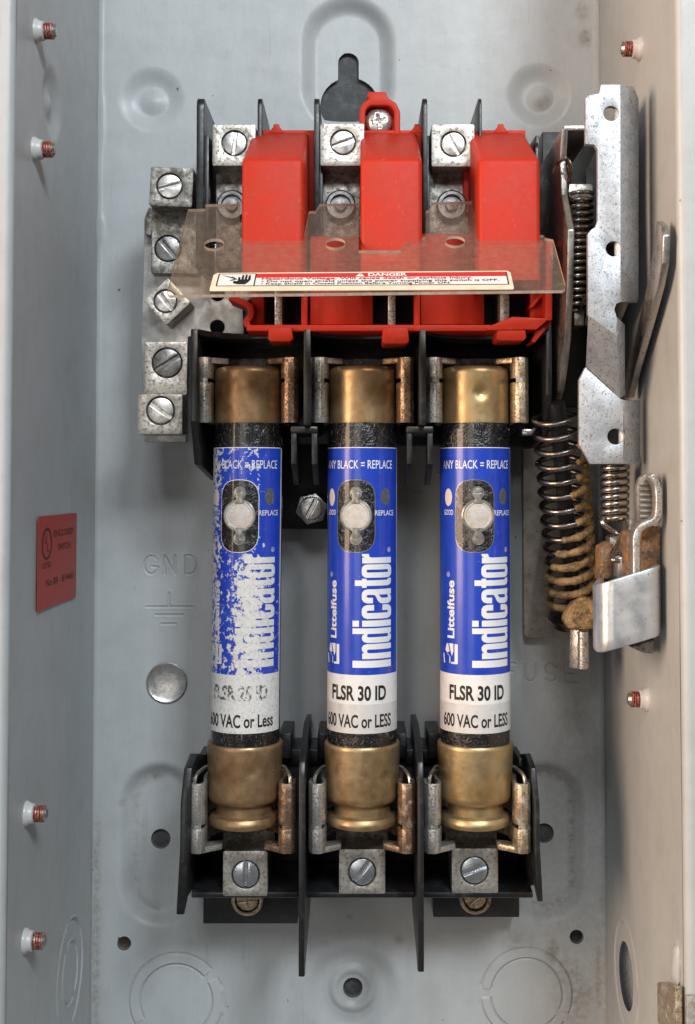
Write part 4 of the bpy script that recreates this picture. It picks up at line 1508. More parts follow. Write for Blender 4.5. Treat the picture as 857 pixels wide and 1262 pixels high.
# ================================================================== FUSES
def fuse(tops, bots, label, rho, brass_top, brass_bot, worn=False, dent_top=None, dent_bot=None, rating='FLSR 30 ID', volt='600 VAC or LESS', seam=1.33):
    """tops / bots: photo px of the axis in the upper / lower cap"""
    yA, xA = Y(tops[1], 50), X(tops[0], FD, tops[1])
    yB2, xB = Y(bots[1], 50), X(bots[0], FD, bots[1])
    xc = lambda y: xB + (xA - xB) * (y - yB2) / (yA - yB2)
    yy = lambda py: Y(py, 50)
    t = thing('cartridge_fuse', label, 'fuse', (xc(yy(1030)), yy(1031), FD), 'cartridge fuses')
    RB, RL = 10.15, 10.32

    def turned(prof, seg=72, dents=(), emb=0.0):
        b = bmesh.new()
        rings = lathe(b, [(r, y) for r, y in prof], (0, 0, FD), (0, 1, 0), seg)
        for v in b.verts:
            for (phi, yd, rad, dep) in dents:
                a = math.atan2(v.co.x, v.co.z - FD)
                dist = math.hypot((a - phi) * 10.3, v.co.y - yd)
                if dist < rad * 2.5:
                    k = dep * math.exp(-(dist / rad) ** 2)
                    v.co.x -= math.sin(a) * k
                    v.co.z -= math.cos(a) * k
        for v in b.verts: v.co.x += xc(v.co.y)
        return b

    def wrapped(phi0, phi1, y0, y1, r, n=48):
        b = bmesh.new()
        vs = []
        for i in range(n + 1):
            a = phi0 + (phi1 - phi0) * i / n
            vs.append([b.verts.new((xc(y) + r * math.sin(a), y, FD + r * math.cos(a))) for y in (y0, y1)])
        for i in range(n):
            b.faces.new((vs[i][0], vs[i + 1][0], vs[i + 1][1], vs[i][1]))
        return b

    def ftext(body, phc, y, w, h, r, mat, parent, vert=False, off=0.0, squeeze=True):
        if not vert:
            bb = text_bm(body, w, h, 0.55, 0, off)
            for v in bb.verts:
                a = phc + rho + (v.co.x - w / 2) / r
                yv = y + v.co.y
                v.co = (xc(yv) + r * math.sin(a), yv, FD + r * math.cos(a))
        else:                                              # reads upward; phc is the base line
            bb = text_bm(body, w, h, 0.55, 1, off)
            for v in bb.verts:
                a = phc + rho - v.co.y / r
                yv = y + v.co.x
                v.co = (xc(yv) + r * math.sin(a), yv, FD + r * math.cos(a))
        return obj('lettering', bb, mat, parent)

    def disc(phc, y, rx, ry, r, mat, parent, name, n=24, rings=3):
        b = bmesh.new()
        def pt(u, v):
            a = phc + rho + u / r
            return (xc(y + v) + r * math.sin(a), y + v, FD + r * math.cos(a))
        c0 = b.verts.new(pt(0, 0))
        prev = None
        for k in range(1, rings + 1):
            ring = [b.verts.new(pt(rx * k / rings * math.cos(2 * math.pi * i / n), ry * k / rings * math.sin(2 * math.pi * i / n))) for i in range(n)]
            for i in range(n):
                j = (i + 1) % n
                if prev is None: b.faces.new((c0, ring[i], ring[j]))
                else: b.faces.new((prev[i], ring[i], ring[j], prev[j]))
            prev = ring
        return obj(name, b, mat, parent)

    # tube
    b = turned([(RB, yy(930)), (RB, yy(515))])
    obj('tube', b, M['tube'], t)
    # caps
    d1 = [(dent_top[0], yy(dent_top[1]), dent_top[2], dent_top[3])] if dent_top else []
    yt_, yb_ = yy(450), yy(520.5)
    prof = [(0.01, yt_ + .1), (8.6, yt_ + .1), (9.7, yt_ - .35), (10.2, yt_ - 1.2)]
    n = 22
    prof += [(10.2 + 0.08 * i / n, yt_ - 1.2 + (yb_ + .4 - yt_ + 1.2) * i / n) for i in range(1, n + 1)] + [(10.25, yb_), (10.0, yb_ - .05)]
    b = turned(prof, 96, d1)
    bmesh.ops.recalc_face_normals(b, faces=b.faces[:])
    cap = obj('end_cap', b, brass_top, t, sharp=45)
    d2 = [(q[0], yy(q[1]), q[2], q[3]) for q in (dent_bot or [])]
    y0_, y1_ = yy(922), yy(996)
    prof = [(10.15, y0_ + .05), (10.75, y0_), (11.05, y0_ - .5)]
    n = 22
    prof += [(11.05 - 0.55 * (i / n) ** 1.2, y0_ - .5 + (y1_ + 1.6 - y0_ + .5) * i / n) for i in range(1, n + 1)]
    prof += [(10.25, y1_ + .8), (9.8, y1_ + .15), (9.1, y1_ - .1), (8.3, y1_ - .25), (8.15, y1_ - .6)]
    yn = yy(1012)
    prof += [(8.15, (y1_ + yn) / 2), (8.15, yn + .3), (8.4, yn + .05), (9.6, yn - .3), (10.25, yn - 1.3), (10.3, yn - 2.2), (9.9, yn - 3.0), (9.0, yn - 3.4), (0.01, yn - 3.5)]
    b = turned(prof, 96, d2)
    bmesh.ops.recalc_face_normals(b, faces=b.faces[:])
    obj('end_cap', b, brass_bot, t, sharp=36)
    # label: blue field, white field, silvery strip
    PH0 = -1.75
    mblue = M['blue_worn'] if worn else M['blue']
    mwhite = M['label_old'] if worn else M['label_white']
    mstrip = M['label_old'] if worn else M['label_strip']
    blue = obj('blue_label', wrapped(PH0, seam + rho, yy(832), yy(552), RL), mblue, t)
    white = obj('white_label', wrapped(PH0, seam + .07 + rho, yy(868.5), yy(832), RL - .01), mwhite, t)
    strip = obj('strip_label', wrapped(PH0, seam + .07 + rho, yy(904.5), yy(868.5), RL + .02), mstrip, t)
    obj('label_margin', wrapped(seam + rho, seam + .075 + rho, yy(832), yy(552), RL - .005, 4), M['label_white'], t)
    obj('label_margin', wrapped(PH0, seam + rho, yy(552.3), yy(551.0), RL - .008, 40), M['label_white'], t)
    wp = M['label_old'] if worn else M['white_print']
    mm = lambda dpx: dpx / scale(50)
    RT = RL + .05
    # print
    ftext('ANY BLACK = REPLACE', -.05, yy(577.5), mm(100), mm(10.5), RT, wp, blue, off=.006)
    bw = loops_bm(WORD, mm(139) / 1023, RL * 1.20 / 365, 0.55, 1)
    for v in bw.verts:
        a = 1.02 + rho - v.co.y / RT
        yv = yy(823) + v.co.x
        v.co = (xc(yv) + RT * math.sin(a), yv, FD + RT * math.cos(a))
    obj('lettering', bw, wp, blue)
    ftext('Littelfuse', -.70, yy(788), mm(71), RL * .27, RT, wp, blue, True, off=.03)
    ftext('\u00ae', -.87, yy(712), mm(6), RL * .13, RT, wp, blue, True)
    ftext('\u00ae', 1.0, yy(681), mm(6), RL * .13, RT, wp, blue, True)
    # maker's mark: white corner with a blue spark
    def zpt(xz, yz):
        return (math.asin((535 + xz / 7.42 - 585) / 43.3), yy(670 + yz / 7.42))
    for poly in ([(165, 928), (192, 928), (192, 1105), (185, 1112), (138, 1112), (138, 1095), (165, 1092)],
                 [(75, 1025), (110, 1022), (130, 1050), (130, 1108), (80, 1112)],
                 [(90, 990), (100, 932), (112, 925), (124, 1000), (104, 1014)],
                 [(121, 925), (155, 925), (155, 1000), (142, 1040), (130, 985)]):
        bq = bmesh.new()
        vq = []
        for xz, yz in poly:
            u, y = zpt(xz, yz)
            u += rho
            vq.append(bq.verts.new((xc(y) + RT * math.sin(u), y, FD + RT * math.cos(u))))
        bq.faces.new(vq)
        bmesh.ops.triangulate(bq, faces=bq.faces[:])
        bq.normal_update()
        for f in bq.faces:
            if f.normal.z < 0: f.normal_flip()
        obj('maker_mark', bq, wp, blue)
    # indicator window: bare tube, lens between two rivets
    wc = -.105
    def stadium(hw, hh, r, mat, name, parent, lift=0):
        bq = bmesh.new()
        n = 16
        rows = []
        hs = [-hh * math.cos(math.pi * i / 48) for i in range(49)]
        for h in hs:
            e = abs(h) - (hh - hw)
            w = hw * max(0.0, 1 - (max(0, e) / hw) ** 2.6) ** (1 / 2.6)
            row = []
            for k in range(n + 1):
                a = wc + rho + (w * (2 * k / n - 1)) / r
                y = yy(636) + h
                row.append(bq.verts.new((xc(y) + r * math.sin(a), y, FD + r * math.cos(a))))
            rows.append(row)
        for q, w_ in zip(rows, rows[1:]):
            for k in range(n):
                bq.faces.new((q[k], q[k + 1], w_[k + 1], w_[k]))
        return obj(name, bq, mat, parent)
    stadium(5.95, 10.5, RL + .03, M['label_white'] if worn else M['lens_rim'], 'window_border', t)
    stadium(5.75, 10.3, RL + .07, M['tube'], 'window', t)
    lc = wc + (.10 if tops[0] > 500 else 0.02)
    a = lc + rho
    def lensdisc(y, r0, hgt, mat, name, seg=36, dome=0.2):
        bq = bmesh.new()
        nrm = Vector((math.sin(a), 0, math.cos(a)))
        o = Vector((xc(y), y, FD)) + nrm * (RL - .5)
        lathe(bq, [(r0, 0), (r0, hgt * .7), (r0 * .93, hgt), (r0 * .86, hgt), (r0 * .82, hgt * .8), (r0 * .5, hgt * .8 + dome * .7), (0.01, hgt * .8 + dome)], o, nrm, seg, True, False)
        return obj(name, bq, mat, t)
    lensdisc(yy(635.5), 4.75, .72, M['lens_rim'], 'lens_ring', dome=-.2)
    lensdisc(yy(635.5), 4.15, .78, M['lens'], 'lens', dome=0.12)
    for py in (607.5, 664):
        lensdisc(yy(py), 1.9, .8, M['lens_rim'], 'rivet', 24)
        bq = bmesh.new()
        nrm = Vector((math.sin(a), 0, math.cos(a)))
        y_a = yy(635.5) + (3.4 if py < 630 else -3.4)
        y_b = yy(py)
        o1 = Vector((xc(y_a), y_a, FD)) + nrm * (RL + .35)
        ex = Vector((nrm.z, 0, -nrm.x))
        sgn = 1 if y_b > y_a else -1
        ln = abs(y_b - y_a)
        pts = [(-1.5, 0), (1.5, 0), (.95, ln * .45), (1.0, ln), (-1.0, ln), (-.95, ln * .45)]
        pts = [(p[0], p[1] * sgn) for p in pts]
        plate(bq, [pts if sgn > 0 else pts[::-1]], 0.9, o1, ex, (0, 1, 0), nrm, 0.15)
        obj('lens_tab', bq, M['lens_rim'], t)
    # GOOD / REPLACE guide dots
    disc(-.93, yy(613), 1.55, 2.55, RT, M['dot_cream'], blue, 'good_dot')
    disc(.80, yy(612), 1.75, 2.45, RT, M['dot_grey'], blue, 'replace_dot')
    ftext('GOOD', -.93, yy(635), mm(11.5) * 1.45, mm(6.6), RT, wp, blue, off=.01)
    ftext('REPLACE', .80, yy(635.5), mm(21) * 1.45, mm(6.6), RT, wp, blue, off=.01)
    ink = M['ink_rubbed'] if worn else M['ink']
    ftext(rating, -.03 if not worn else -.05, yy(864), mm(70) * 1.08, mm(18.5), RT, ink, white, off=.03)
    ftext(volt, -.06, yy(897.5), mm(96), mm(16.5), RT + .02, M['ink_faint'] if False else M['ink'], strip, off=.022)
    return t


fuse((307.5, 485), (301.5, 975), 'left cartridge fuse with blue label rubbed white and stained brown caps', -.06, M['brass_dark'], M['brass_dark'], True,
     dent_bot=[(.28, 953, 1.5, .55)], rating='FLSR 25 ID', volt='600 VAC or Less', seam=1.30)
fuse((447, 485), (446.5, 975), 'middle cartridge fuse with clean blue label and brownish brass caps', -.10, M['brass'], M['brass'],
     dent_bot=[(.66, 960, 1.3, .55)], seam=1.40)
fuse((585.5, 485), (586, 975), 'right cartridge fuse with clean blue label and a dent in its yellow upper cap', .0, M['brass_bright'], M['brass_bright'],
     dent_top=(.09, 484, 1.5, .75), dent_bot=[(.62, 960, 1.0, .5)], seam=1.33)

# ================================================================== LOWER FUSE BLOCK
lb = thing('lower_fuse_block', 'black three-bay fuse block holding the lower ends of the fuses', 'fuse block', P(447, 1110, 0))
b = bmesh.new()
xa, xb = X(238, 50), X(656, 50)
box(b, xa, xb, Y(1062, 16), Y(928, 16), 0.4, 16, 0.4)
obj('base', b, M['black'], lb)
LO = [(301.5, 975), (446.5, 975), (586, 975)]
lxc = [X(p[0], FD, p[1]) for p in LO]
# bay floors that curve forward at the bottom
for i, (pa, pb_) in enumerate(((236, 368), (378, 511), (521, 657))):
    b = bmesh.new()
    prism_x(b, [(Y(1060, 16), 4), (Y(1062, 16), 15), (Y(1082, 26), 26), (Y(1097, 34), 36), (Y(1104, 34), 36), (Y(1100, 20), 20), (Y(1085, 6), 6)], X(pa, 40), X(pb_, 40), 0.4)
    obj('bay_floor', b, M['black2'], lb)
for k, (pa, pb_, yb2) in enumerate(((253, 368, 1139), (533, 638, 1131))):
    b = bmesh.new()
    box(b, X(pa, 9), X(pb_, 9), Y(yb2, 9), Y(1080, 9), 0.4, 9, 0.4)
    obj('foot', b, M['black'], lb)
# outer walls
for side in (-1, 1):
    b = bmesh.new()
    if side < 0:
        x0, x1 = X(226, 48), X(236, 48)
        fl = -1.0
    else:
        x0, x1 = X(655, 48), X(662, 48)
        fl = 1.0
    yt_, yb_ = Y(947, 48), Y(1128 if side < 0 else 1112, 50)
    pts = [(Y(928, 12), 2), (Y(928, 12), 14), (yt_ + 2, 38), (yt_, 48), (Y(990, 50), 50), (Y(1060, 51), 51), (yb_, 50), (yb_ + 3, 44), (Y(1095, 30), 28), (Y(1080, 10), 10), (Y(1080, 10), 2)]
    prism_x(b, pts, x0, x1, 0.35)
    yk = Y(1050, 50)
    bmesh.ops.bisect_plane(b, geom=b.verts[:] + b.edges[:] + b.faces[:], plane_co=(0, yk, 0), plane_no=(0, 1, 0))
    for v in b.verts:
        if v.co.y < yk: v.co.x += fl * 0.06 * (yk - v.co.y)
        if v.co.y > Y(985, 50): v.co.x += -fl * 0.08 * (v.co.y - Y(985, 50))
    obj('outer_wall', b, M['black2'], lb)
# upright posts behind the clips
for pa, pb_ in ((345, 360), (392, 404), (489, 501), (527, 543)):
    b = bmesh.new()
    box(b, X(pa, 22), X(pb_, 22), Y(935, 22), Y(904, 22), 2, 22, 0.4)
    obj('post', b, M['black2'], lb)
b = bmesh.new()
box(b, X(345, 18), X(408, 18), Y(940, 18), Y(923, 18), 1, 19, 0.4)
obj('shelf', b, M['black2'], lb)
b = bmesh.new()
box(b, X(486, 18), X(545, 18), Y(940, 18), Y(923, 18), 1, 19, 0.4)
obj('shelf', b, M['black2'], lb)
b = bmesh.new()
prism_x(b, [(Y(905, 4), 2), (Y(905, 4), 6), (Y(935, 40), 40), (Y(945, 40), 40), (Y(940, 4), 2)], X(628, 20), X(632, 20), .3)
obj('shelf', b, M['black2'], lb)
for pa, ybp in ((373, 1205), (518, 1199)):
    b = bmesh.new()
    xc_ = X(pa, 53)
    pts = [(Y(886, 12), 4), (Y(884, 12), 12), (Y(890, 24), 24), (Y(926, 48), 47), (Y(940, 52), 51), (Y(960, 54), 53), (Y(ybp, 54), 53.5), (Y(ybp, 51), 50), (Y(1180, 44), 44), (Y(1125, 18), 16), (Y(1085, 6), 4)]
    prism_x(b, pts, xc_ - 0.85, xc_ + 0.85, 0.3)
    obj('barrier', b, M['black2'], lb)
lom = [('tin', 'tin_copper'), ('tin', 'tin_copper'), ('tin', 'tin_gold')]
for xc_, ms in zip(lxc, lom):
    b = bmesh.new()
    box(b, xc_ - 8, xc_ + 8, Y(1045, 24), Y(960, 24), 14, 25.5, 0.4)
    obj('clip_saddle', b, M['alu_dirty'], lb)
    for sg, mk in ((-1, ms[0]), (1, ms[1])):
        clip_leaf(lb, xc_, sg, Y(1052, 48), Y(966, 48), M[mk], notch=(Y(1022, 48), Y(1017, 48)), foot=(Y(1052, 47), Y(1044.5, 47), 8.6), loop=Y(966, 48), xo=-0.1)
for (x0, x1, y0, y1, sx_, sy_, a) in ((275, 330, 1049, 1105, 303, 1078, 88), (418, 475, 1047, 1102, 446.5, 1075, 52), (557, 614, 1046, 1101, 585, 1073, 20)):
    lug(lb, x0, x1, y0, y1, 20, 36, (sx_, sy_, 3.8, a, M['zinc_blue']), M['alu'])
for px, py, a in ((305, 1109, 5), (586, 1107, 38)):
    b = bmesh.new()
    c = P(px, py, 17)
    lathe(b, [(4.9, -6), (4.9, .4), (4.5, 1.0), (3.9, 1.0), (3.7, 0.2), (3.7, -2)], c, (0, 0, 1), 32, False, False)
    rg = obj('ring_lug', b, M['tin_gold'], lb)
    slotted(rg, px, py, 17.2, 3.5, a, M['tin_gold'], 1.3, slot=.55)

# ================================================================== SWITCH MECHANISM
me_ = thing('switch_mechanism', 'spring lever mechanism of galvanised steel mounted along the right wall', 'mechanism', P(720, 800, 0))
b = bmesh.new()
plate(b, [rrect(X(645, 5), XR - 2.2, Y(786, 5), Y(215, 5), 1.5)], 3, (0, 0, 5), bevel=0.3)
obj('mounting_plate', b, M['dirty_plate'], me_)
# edge-on side plate; the front edge follows the strip seen in the photograph
xs = 56.4
edge = [(158, 692.5), (197, 690), (240, 692), (262, 696), (283, 700), (352, 698.5), (416, 696), (450, 692.5), (480, 688), (492, 685)]
fr = [(Y(py, D_at(px, xs, py)), D_at(px, xs, py)) for py, px in edge]
b = bmesh.new()
prism_x(b, fr + [(fr[-1][0] - 1, fr[-1][1] - 7), (fr[-1][0] + 6, 5), (fr[0][0], 5)], xs, xs + 1.9, 0.35)
obj('side_plate', b, M['steel'], me_)
b = bmesh.new()
box(b, xs + 1.9, X(735, 52), Y(160, 54), Y(153, 54), 6, 53.5, 0.4)
obj('top_flange', b, M['steel'], me_)
b = bmesh.new()
box(b, xs + 2, XR - 3, Y(500, 14), Y(160, 14), 5.2, 12, 0.4)  # black slab standing in for the deep shade beside the side plate
obj('shade_plate', b, M['black2'], me_)
b = bmesh.new()      # hook of the return spring
tube(b, smooth_path([P(682, 213, 60), P(687, 203, 61), P(691, 198, 63), P(699, 196, 64), P(703, 207, 62), P(699, 235, 56), P(703, 242, 48)], 5), .6, 8)
obj('spring_hook', b, M['spring'], me_)
b = bmesh.new()
box(b, X(700, 40), X(734, 40), Y(246, 40), Y(226, 40), 30, 40, .4)
obj('spring_anchor', b, M['steel'], me_)
b = bmesh.new()
tube(b, helix(P(714, 238, 44), P(711, 382, 44), 16 / scale(44), 17, 20), 2.6 / scale(44), 8)
obj('return_spring', b, M['spring'], me_, sharp=60)
b = bmesh.new()
tube(b, smooth_path([P(716, 382, 48), P(718, 372, 52), P(724, 364, 54), P(726, 380, 53), P(723, 400, 50)], 5), .55, 8)
obj('spring_hook', b, M['spring'], me_)
b = bmesh.new()
box(b, X(709, 40), X(722, 40), Y(401, 40), Y(385, 40), 30, 40, .3)
obj('spring_anchor', b, M['steel'], me_)

# galvanised front plate: upper face, joggled ramp, lower face, bevelled right flange
D1, D2 = 80.0, 68.0


def facet(bm, quads, th):
    for q in quads:
        pass


def solid_from(points, faces, th, bevel=0.25):
    """thin sheet from 3D points and faces (ngons), thickened towards the back"""
    b = bmesh.new()
    vs = [b.verts.new(p) for p in points]
    for f in faces: b.faces.new([vs[i] for i in f])
    b.normal_update()
    for f in b.faces:
        if f.normal.z < 0: f.normal_flip()
    b.normal_update()
    bmesh.ops.solidify(b, geom=b.faces[:], thickness=th)
    bmesh.ops.recalc_face_normals(b, faces=b.faces[:])
    if bevel: bev(b, [e for e in b.edges if len(e.link_faces) == 2 and e.calc_face_angle(0) > 1.2], bevel, 2)
    return b


def with_holes(outline, hs, d, th, bevel=.3):
    b = bmesh.new()
    plate(b, [pp(outline, d)] + [circ(*P(hx, hy, d).xy, r / scale(d), 28) for hx, hy, r in hs], th, (0, 0, d), bevel=bevel)
    return b


fp = obj('front_plate', with_holes([(741, 104), (765, 104), (765.5, 372), (760, 374), (757.5, 381), (760, 389), (760, 414), (725, 388), (725, 288), (729, 283), (734, 280), (737, 272), (737, 184), (733, 178), (722, 177), (722, 121), (727, 117), (739, 115)],
                                     [(753.5, 139.5, 9.6), (756.5, 306.5, 9.6)], D1, 2.0), M['spangle'], me_)
# ramp (real joggle down to the lower face)
A1, A2 = P(725, 388, D1 - .02), P(760, 414, D1 - .02)
B1, B2_ = P(722, 452, D2 - .02), P(765, 491, D2 - .02)
A3 = P(760.5, 390, D1 - .05); R1 = P(771, 400, D1 - 4); R2 = P(771, 487, D2 - 2)
obj('joggle', solid_from([A1, A2, B2_, B1], [(0, 1, 2, 3)], 2.0), M['spangle'], me_)
obj('joggle_edge', solid_from([A2, A3, R1, R2, B2_], [(0, 1, 2, 3, 4)], 2.0), M['spangle'], me_)
lp_ = obj('lower_plate', with_holes([(722, 452), (765, 491), (770, 493), (770, 572), (728, 572), (714, 548), (714, 468)], [(759, 538, 9.8)], D2, 2.0), M['spangle'], me_)
# bevelled flanges
obj('side_flange', solid_from([P(765, 104, D1 - .05), P(782, 106, D1 - 6), P(788, 122, D1 - 8), P(788, 368, D1 - 8), P(786, 373, D1 - 8), P(765.5, 372, D1 - .05)], [(0, 1, 2, 3, 4, 5)], 2.0), M['spangle'], me_)
obj('side_flange', solid_from([P(770, 493, D2 - .05), P(790, 493, D2 - 6), P(790, 572, D2 - 6), P(770, 572, D2 - .05)], [(0, 1, 2, 3)], 2.0), M['spangle'], me_)
b = bmesh.new()
prism_x(b, [(Y(100 + 70, 50), 6), (Y(118, 66), 68), (Y(366, 66), 68), (Y(420, 60), 40), (Y(420, 50), 6)], 72.5, 74.2, .3)
obj('rear_flange', b, M['steel'], me_)

# lever (edge-on flat bar that comes forward at its top)
xv = 75.4
fe = [(272, 817), (278, 823), (290, 825.5), (325, 824), (352, 819), (385, 810), (420, 800), (455, 790), (490, 781)]
be = [(490, 772), (470, 772), (440, 776), (410, 784), (380, 791), (350, 798), (315, 804), (288, 808), (277, 809)]
o2 = []
for py, px in fe:
    d = D_at(px, xv + 1.6, py); o2.append((P(px, py, d).y, d))
for py, px in be:
    d = D_at(px, xv, py); o2.append((P(px, py, d).y, d))
b = bmesh.new()
prism_x(b, o2, xv, xv + 1.9, 0.35)
obj('lever', b, M['steel'], me_, sharp=40)

# big compression spring with grease
c0, c1 = P(688, 508, 50), P(707, 752, 24)
SR = 28.0 / scale(27)
hp = helix(c0, c1, SR, 14.2, 40, 0.6)
n0 = len(hp)
hp = [p for p in hp]
b = bmesh.new()
rr = [3.7 / scale(27) * (0.85 + .15 * min(1, i / 40)) for i in range(n0)]
tube(b, hp, rr, 8)
obj('main_spring', b, M['spring_dark'], me_, sharp=60)
b = bmesh.new()
lathe(b, [(2.4, 0), (2.4, (c0 - c1).length + 3)], c1, (c0 - c1), 20)
obj('guide_rod', b, M['black2'], me_)
# grease smeared on the right and lower turns
runs, cur_ = [], []
for i, p in enumerate(hp):
    t = i / n0
    ax = c0 + (c1 - c0) * t
    side_ = (p.x - ax.x) / SR
    frontal = (p.z - ax.z) / SR
    nn = mnoise.noise(Vector((p.x * .35, p.y * .35, p.z * .35)))
    lim = 0.62 - 2.1 * max(0, (t - .08)) - (1.2 * max(0, t - .62) / .38) + 0.75 * nn
    if side_ > lim and t > .08 and (p.z - ax.z) / SR > -0.25 - 1.0 * max(0, t - .7):
        amt = min(1, (side_ - lim) * 1.6)
        fine = mnoise.noise(Vector((p.x * .9, p.y * .9, p.z * .9 + 7)))
        cur_.append((p, 0.93 * (1.03 + 0.22 * amt * (0.4 + t) + 0.34 * fine + 0.18 * mnoise.noise(p * 2.3))))
    else:
        if len(cur_) > 2: runs.append(cur_)
        cur_ = []
if len(cur_) > 2: runs.append(cur_)
gb_ = bmesh.new()
for rn in runs:
    pts = [q[0] + Vector((0, .15 * mnoise.noise(q[0] * .8), .1)) for q in rn]
    rad = [max(.35, q[1]) for q in rn]
    rad[0] *= .5; rad[-1] *= .5
    tube(gb_, pts, rad, 10)


def blob(bm, c, rx, ry, rz, amp=.3, fr_=.5, sub=3):
    r_ = bmesh.ops.create_icosphere(bm, subdivisions=sub, radius=1.0)
    for v in r_['verts']:
        d_ = v.co.normalized()
        k = 1 + amp * mnoise.noise(Vector((d_.x * rx, d_.y * ry, d_.z * rz)) * fr_ + Vector(c) * .3) + amp * .5 * mnoise.noise(Vector((d_.x * rx, d_.y * ry, d_.z * rz)) * fr_ * 2.7)
        v.co = Vector(c) + Vector((d_.x * rx, d_.y * ry, d_.z * rz)) * k


random.seed(3)
for i in range(22):
    t = random.uniform(.35, 1.0)
    ax = c0 + (c1 - c0) * t
    blob(gb_, ax + Vector((SR * random.uniform(.75, 1.05), random.uniform(-1, 1), SR * random.uniform(-.1, .55))), random.uniform(.3, .7), random.uniform(.4, 1.3), random.uniform(.3, .7), .6, 1.5, 2)
obj('grease', gb_, M['grease'], me_, sharp=80)
# seat, clot of grease, hex adjuster
b = bmesh.new()
ax_ = (c0 - c1).normalized()
lathe(b, [(8.0, -3.2), (8.0, -1.4), (7.4, -1.0), (4, -1.0)], c1, ax_, 32, True, True)
obj('spring_seat', b, M['spring_dark'], me_)
b = bmesh.new()
plate(b, [pp([(694, 766), (697, 757), (707, 741), (722, 736), (736, 738), (738, 776), (704, 777)], 40)], 5, (0, 0, 40), bevel=1.2, seg=3)
bmesh.ops.triangulate(b, faces=b.faces[:])
bmesh.ops.subdivide_edges(b, edges=b.edges[:], cuts=3, use_grid_fill=True)
for v in b.verts:
    k = mnoise.noise(v.co * .35) * 1.1 + mnoise.noise(v.co * 1.1) * .4
    v.co.z += k + .12 * (v.co.x - X(715, 40)) * math.sin(v.co.y * .6)
    v.co.y += .3 * mnoise.noise(v.co * .6 + Vector((9, 0, 0)))
obj('grease_clot', b, M['grease'], me_, sharp=70)
b = bmesh.new()
plate(b, [circ(0, 0, 3.1, 6, a0=R(20))], 11.5, P(714, 775, 33), (1, 0, 0), (0, 0, -1), (0.03, 1, 0), .25)
lathe(b, [(1.7, -11), (1.7, 0)], P(719, 778, 36), (0, 1, 0), 16)
obj('adjuster', b, M['tin'], me_)

# small extension spring with its tail
e0, e1 = P(758, 566, 56), P(757, 642, 56)
b = bmesh.new()
tube(b, helix(e0, e1, 14.2 / scale(56), 8.6, 24, .4), 4.3 / scale(56), 10)
obj('extension_spring', b, M['spring'], me_, sharp=60)
b = bmesh.new()
tail = [P(743, 638, 59), P(744, 646, 60), P(760, 657, 60), P(766, 658, 62), P(760, 673, 66), P(755.5, 681, 68), P(756, 690, 70), P(764, 692, 70)]
tube(b, smooth_path(tail, 6), [.75] * 14 + [.6] * (len(smooth_path(tail, 6)) - 14), 10)
obj('spring_tail', b, M['spring'], me_, sharp=60)
# rusty links behind the clamp
for (q, d, th, mk) in (([(741, 674), (752, 668), (756, 672), (754, 712), (740, 715)], 62, 8, 'rust'),
                       ([(752, 662), (777, 655), (777, 712), (752, 712)], 58, 6, 'steel'),
                       ([(762, 688), (778, 684), (778, 710), (762, 712)], 68, 6, 'zinc'),
                       ([(773, 656), (779, 654), (782, 660), (781, 706), (773, 708)], 74, 8, 'rust'),
                       ([(791, 655), (797, 652), (806, 648), (815, 650), (814, 706), (791, 708)], 80, 6, 'rust'),
                       ([(776, 640), (788, 640), (788, 706), (776, 706)], 66, 6, 'steel')):
    b = bmesh.new()
    plate(b, [pp(q, d)], th, (0, 0, d), bevel=.2)
    obj('link_plate', b, M[mk], me_)
# ribbed pad
b = bmesh.new()
plate(b, [pp([(785, 600), (789, 589), (797, 583), (806, 587), (810, 600), (811, 634), (803, 642), (786, 643)], 80)], 3, (0, 0, 80), bevel=.4)
pad = obj('ribbed_pad', b, M['dirty_plate'], me_)
for k in range(7):
    b = bmesh.new()
    yk = 595 + k * 6.6
    box(b, X(788, 80), X(804, 80), Y(yk + 3.6, 80), Y(yk, 80), 79.5, 80.8, .25)
    obj('rib', b, M['dirty_plate'], pad)
# S-bent strip rising from the clamp
b = bmesh.new()
sp_ = smooth_path([(*P(785, 712, 86).xy, 0), (*P(785, 680, 86).xy, 0), (*P(785, 664, 86).xy, 0), (*P(789, 652, 86).xy, 0), (*P(798, 646, 86).xy, 0), (*P(807, 642, 86).xy, 0), (*P(812, 634, 86).xy, 0), (*P(813, 615, 86).xy, 0), (*P(811, 598, 86).xy, 0), (*P(803, 585, 86).xy, 0)], 5)
ribbon_xy(b, [(p.x, p.y) for p in sp_], 1.8, 81.5, 86, .35)
obj('bent_strip', b, M['tin'], me_, sharp=50)
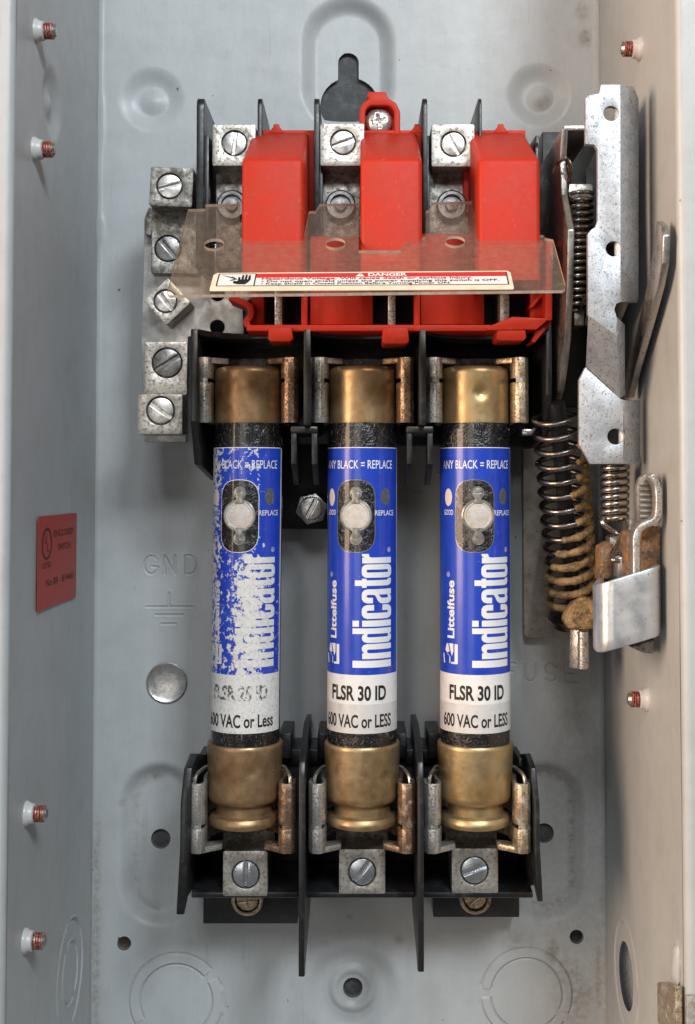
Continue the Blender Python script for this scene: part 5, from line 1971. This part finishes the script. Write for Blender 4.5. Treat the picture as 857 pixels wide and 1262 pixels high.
# bright folded clamp
b = bmesh.new()
path = [(738, 62), (733, 68), (731, 74), (732, 78.5), (735.5, 82.0), (741, 84.4), (749, 85.7), (758, 86.1), (790, 86.1), (806, 86.1), (812, 85.2), (815, 82.8), (815.5, 78), (815, 66)]
topy = lambda px: 722 - (px - 731) * 0.305 + (3 if px < 734 else 0)
boty = lambda px: 807.5 - (px - 731) * 0.29 - (2 if px < 734 else 0) - (2.5 if px > 812 else 0)
rows = []
for px, d in path:
    x = X(px, d if px < 770 else max(d, 82), 750)
    y1_ = P(px, topy(px), 85).y; y0_ = P(px, boty(px), 85).y
    rows.append([b.verts.new((x, y0_ + (y1_ - y0_) * k / 6, d)) for k in range(7)])
for q, w in zip(rows, rows[1:]):
    for k in range(6):
        b.faces.new((q[k], w[k], w[k + 1], q[k + 1]))
b.normal_update()
bmesh.ops.solidify(b, geom=b.faces[:], thickness=1.6)
bmesh.ops.recalc_face_normals(b, faces=b.faces[:])
bev(b, [e for e in b.edges if len(e.link_faces) == 2 and e.calc_face_angle(0) > 1.2], .3, 2)
obj('clamp', b, M['clamp'], me_, sharp=45)
b = bmesh.new()
plate(b, [pp([(778, 798), (808, 788), (809, 803), (805, 806), (794, 805)], 78)], 6, (0, 0, 78), bevel=.4)
obj('clamp_tip', b, M['alu_dirty'], me_)

# ================================================================== LATCH BRACKET, lower right
br = thing('latch_bracket', 'small bent metal latch bracket at the lower right edge of the box', 'bracket', (XR - 1, YB, 90))
b = bmesh.new()
d_a, d_b = D_at(814, XR - 1.6, 1230), DEPTH + 1
prism_x(b, [(YB + 4, d_a), (P(814, 1212, d_a).y, d_a), (P(814, 1208, d_a).y, d_a + 1.2), (P(836, 1216, d_b).y, d_b), (YB + 4, d_b)], XR - 2.4, XR - 0.6, .3)
obj('web', b, M['tin_gold'], br)
b = bmesh.new()
box(b, XR - 0.4, XR + 9, YB + 4, Y(1228, DEPTH + 3.5), DEPTH + 2.1, DEPTH + 3.6, .4)
obj('front_tab', b, M['alu'], br)
b = bmesh.new()
blob(b, P(833, 1190, 92) + Vector((.6, 0, 0)), 1.5, 6.5, 2.5, .25, .3, 3)
obj('weld_bead', b, M['paint'], br)
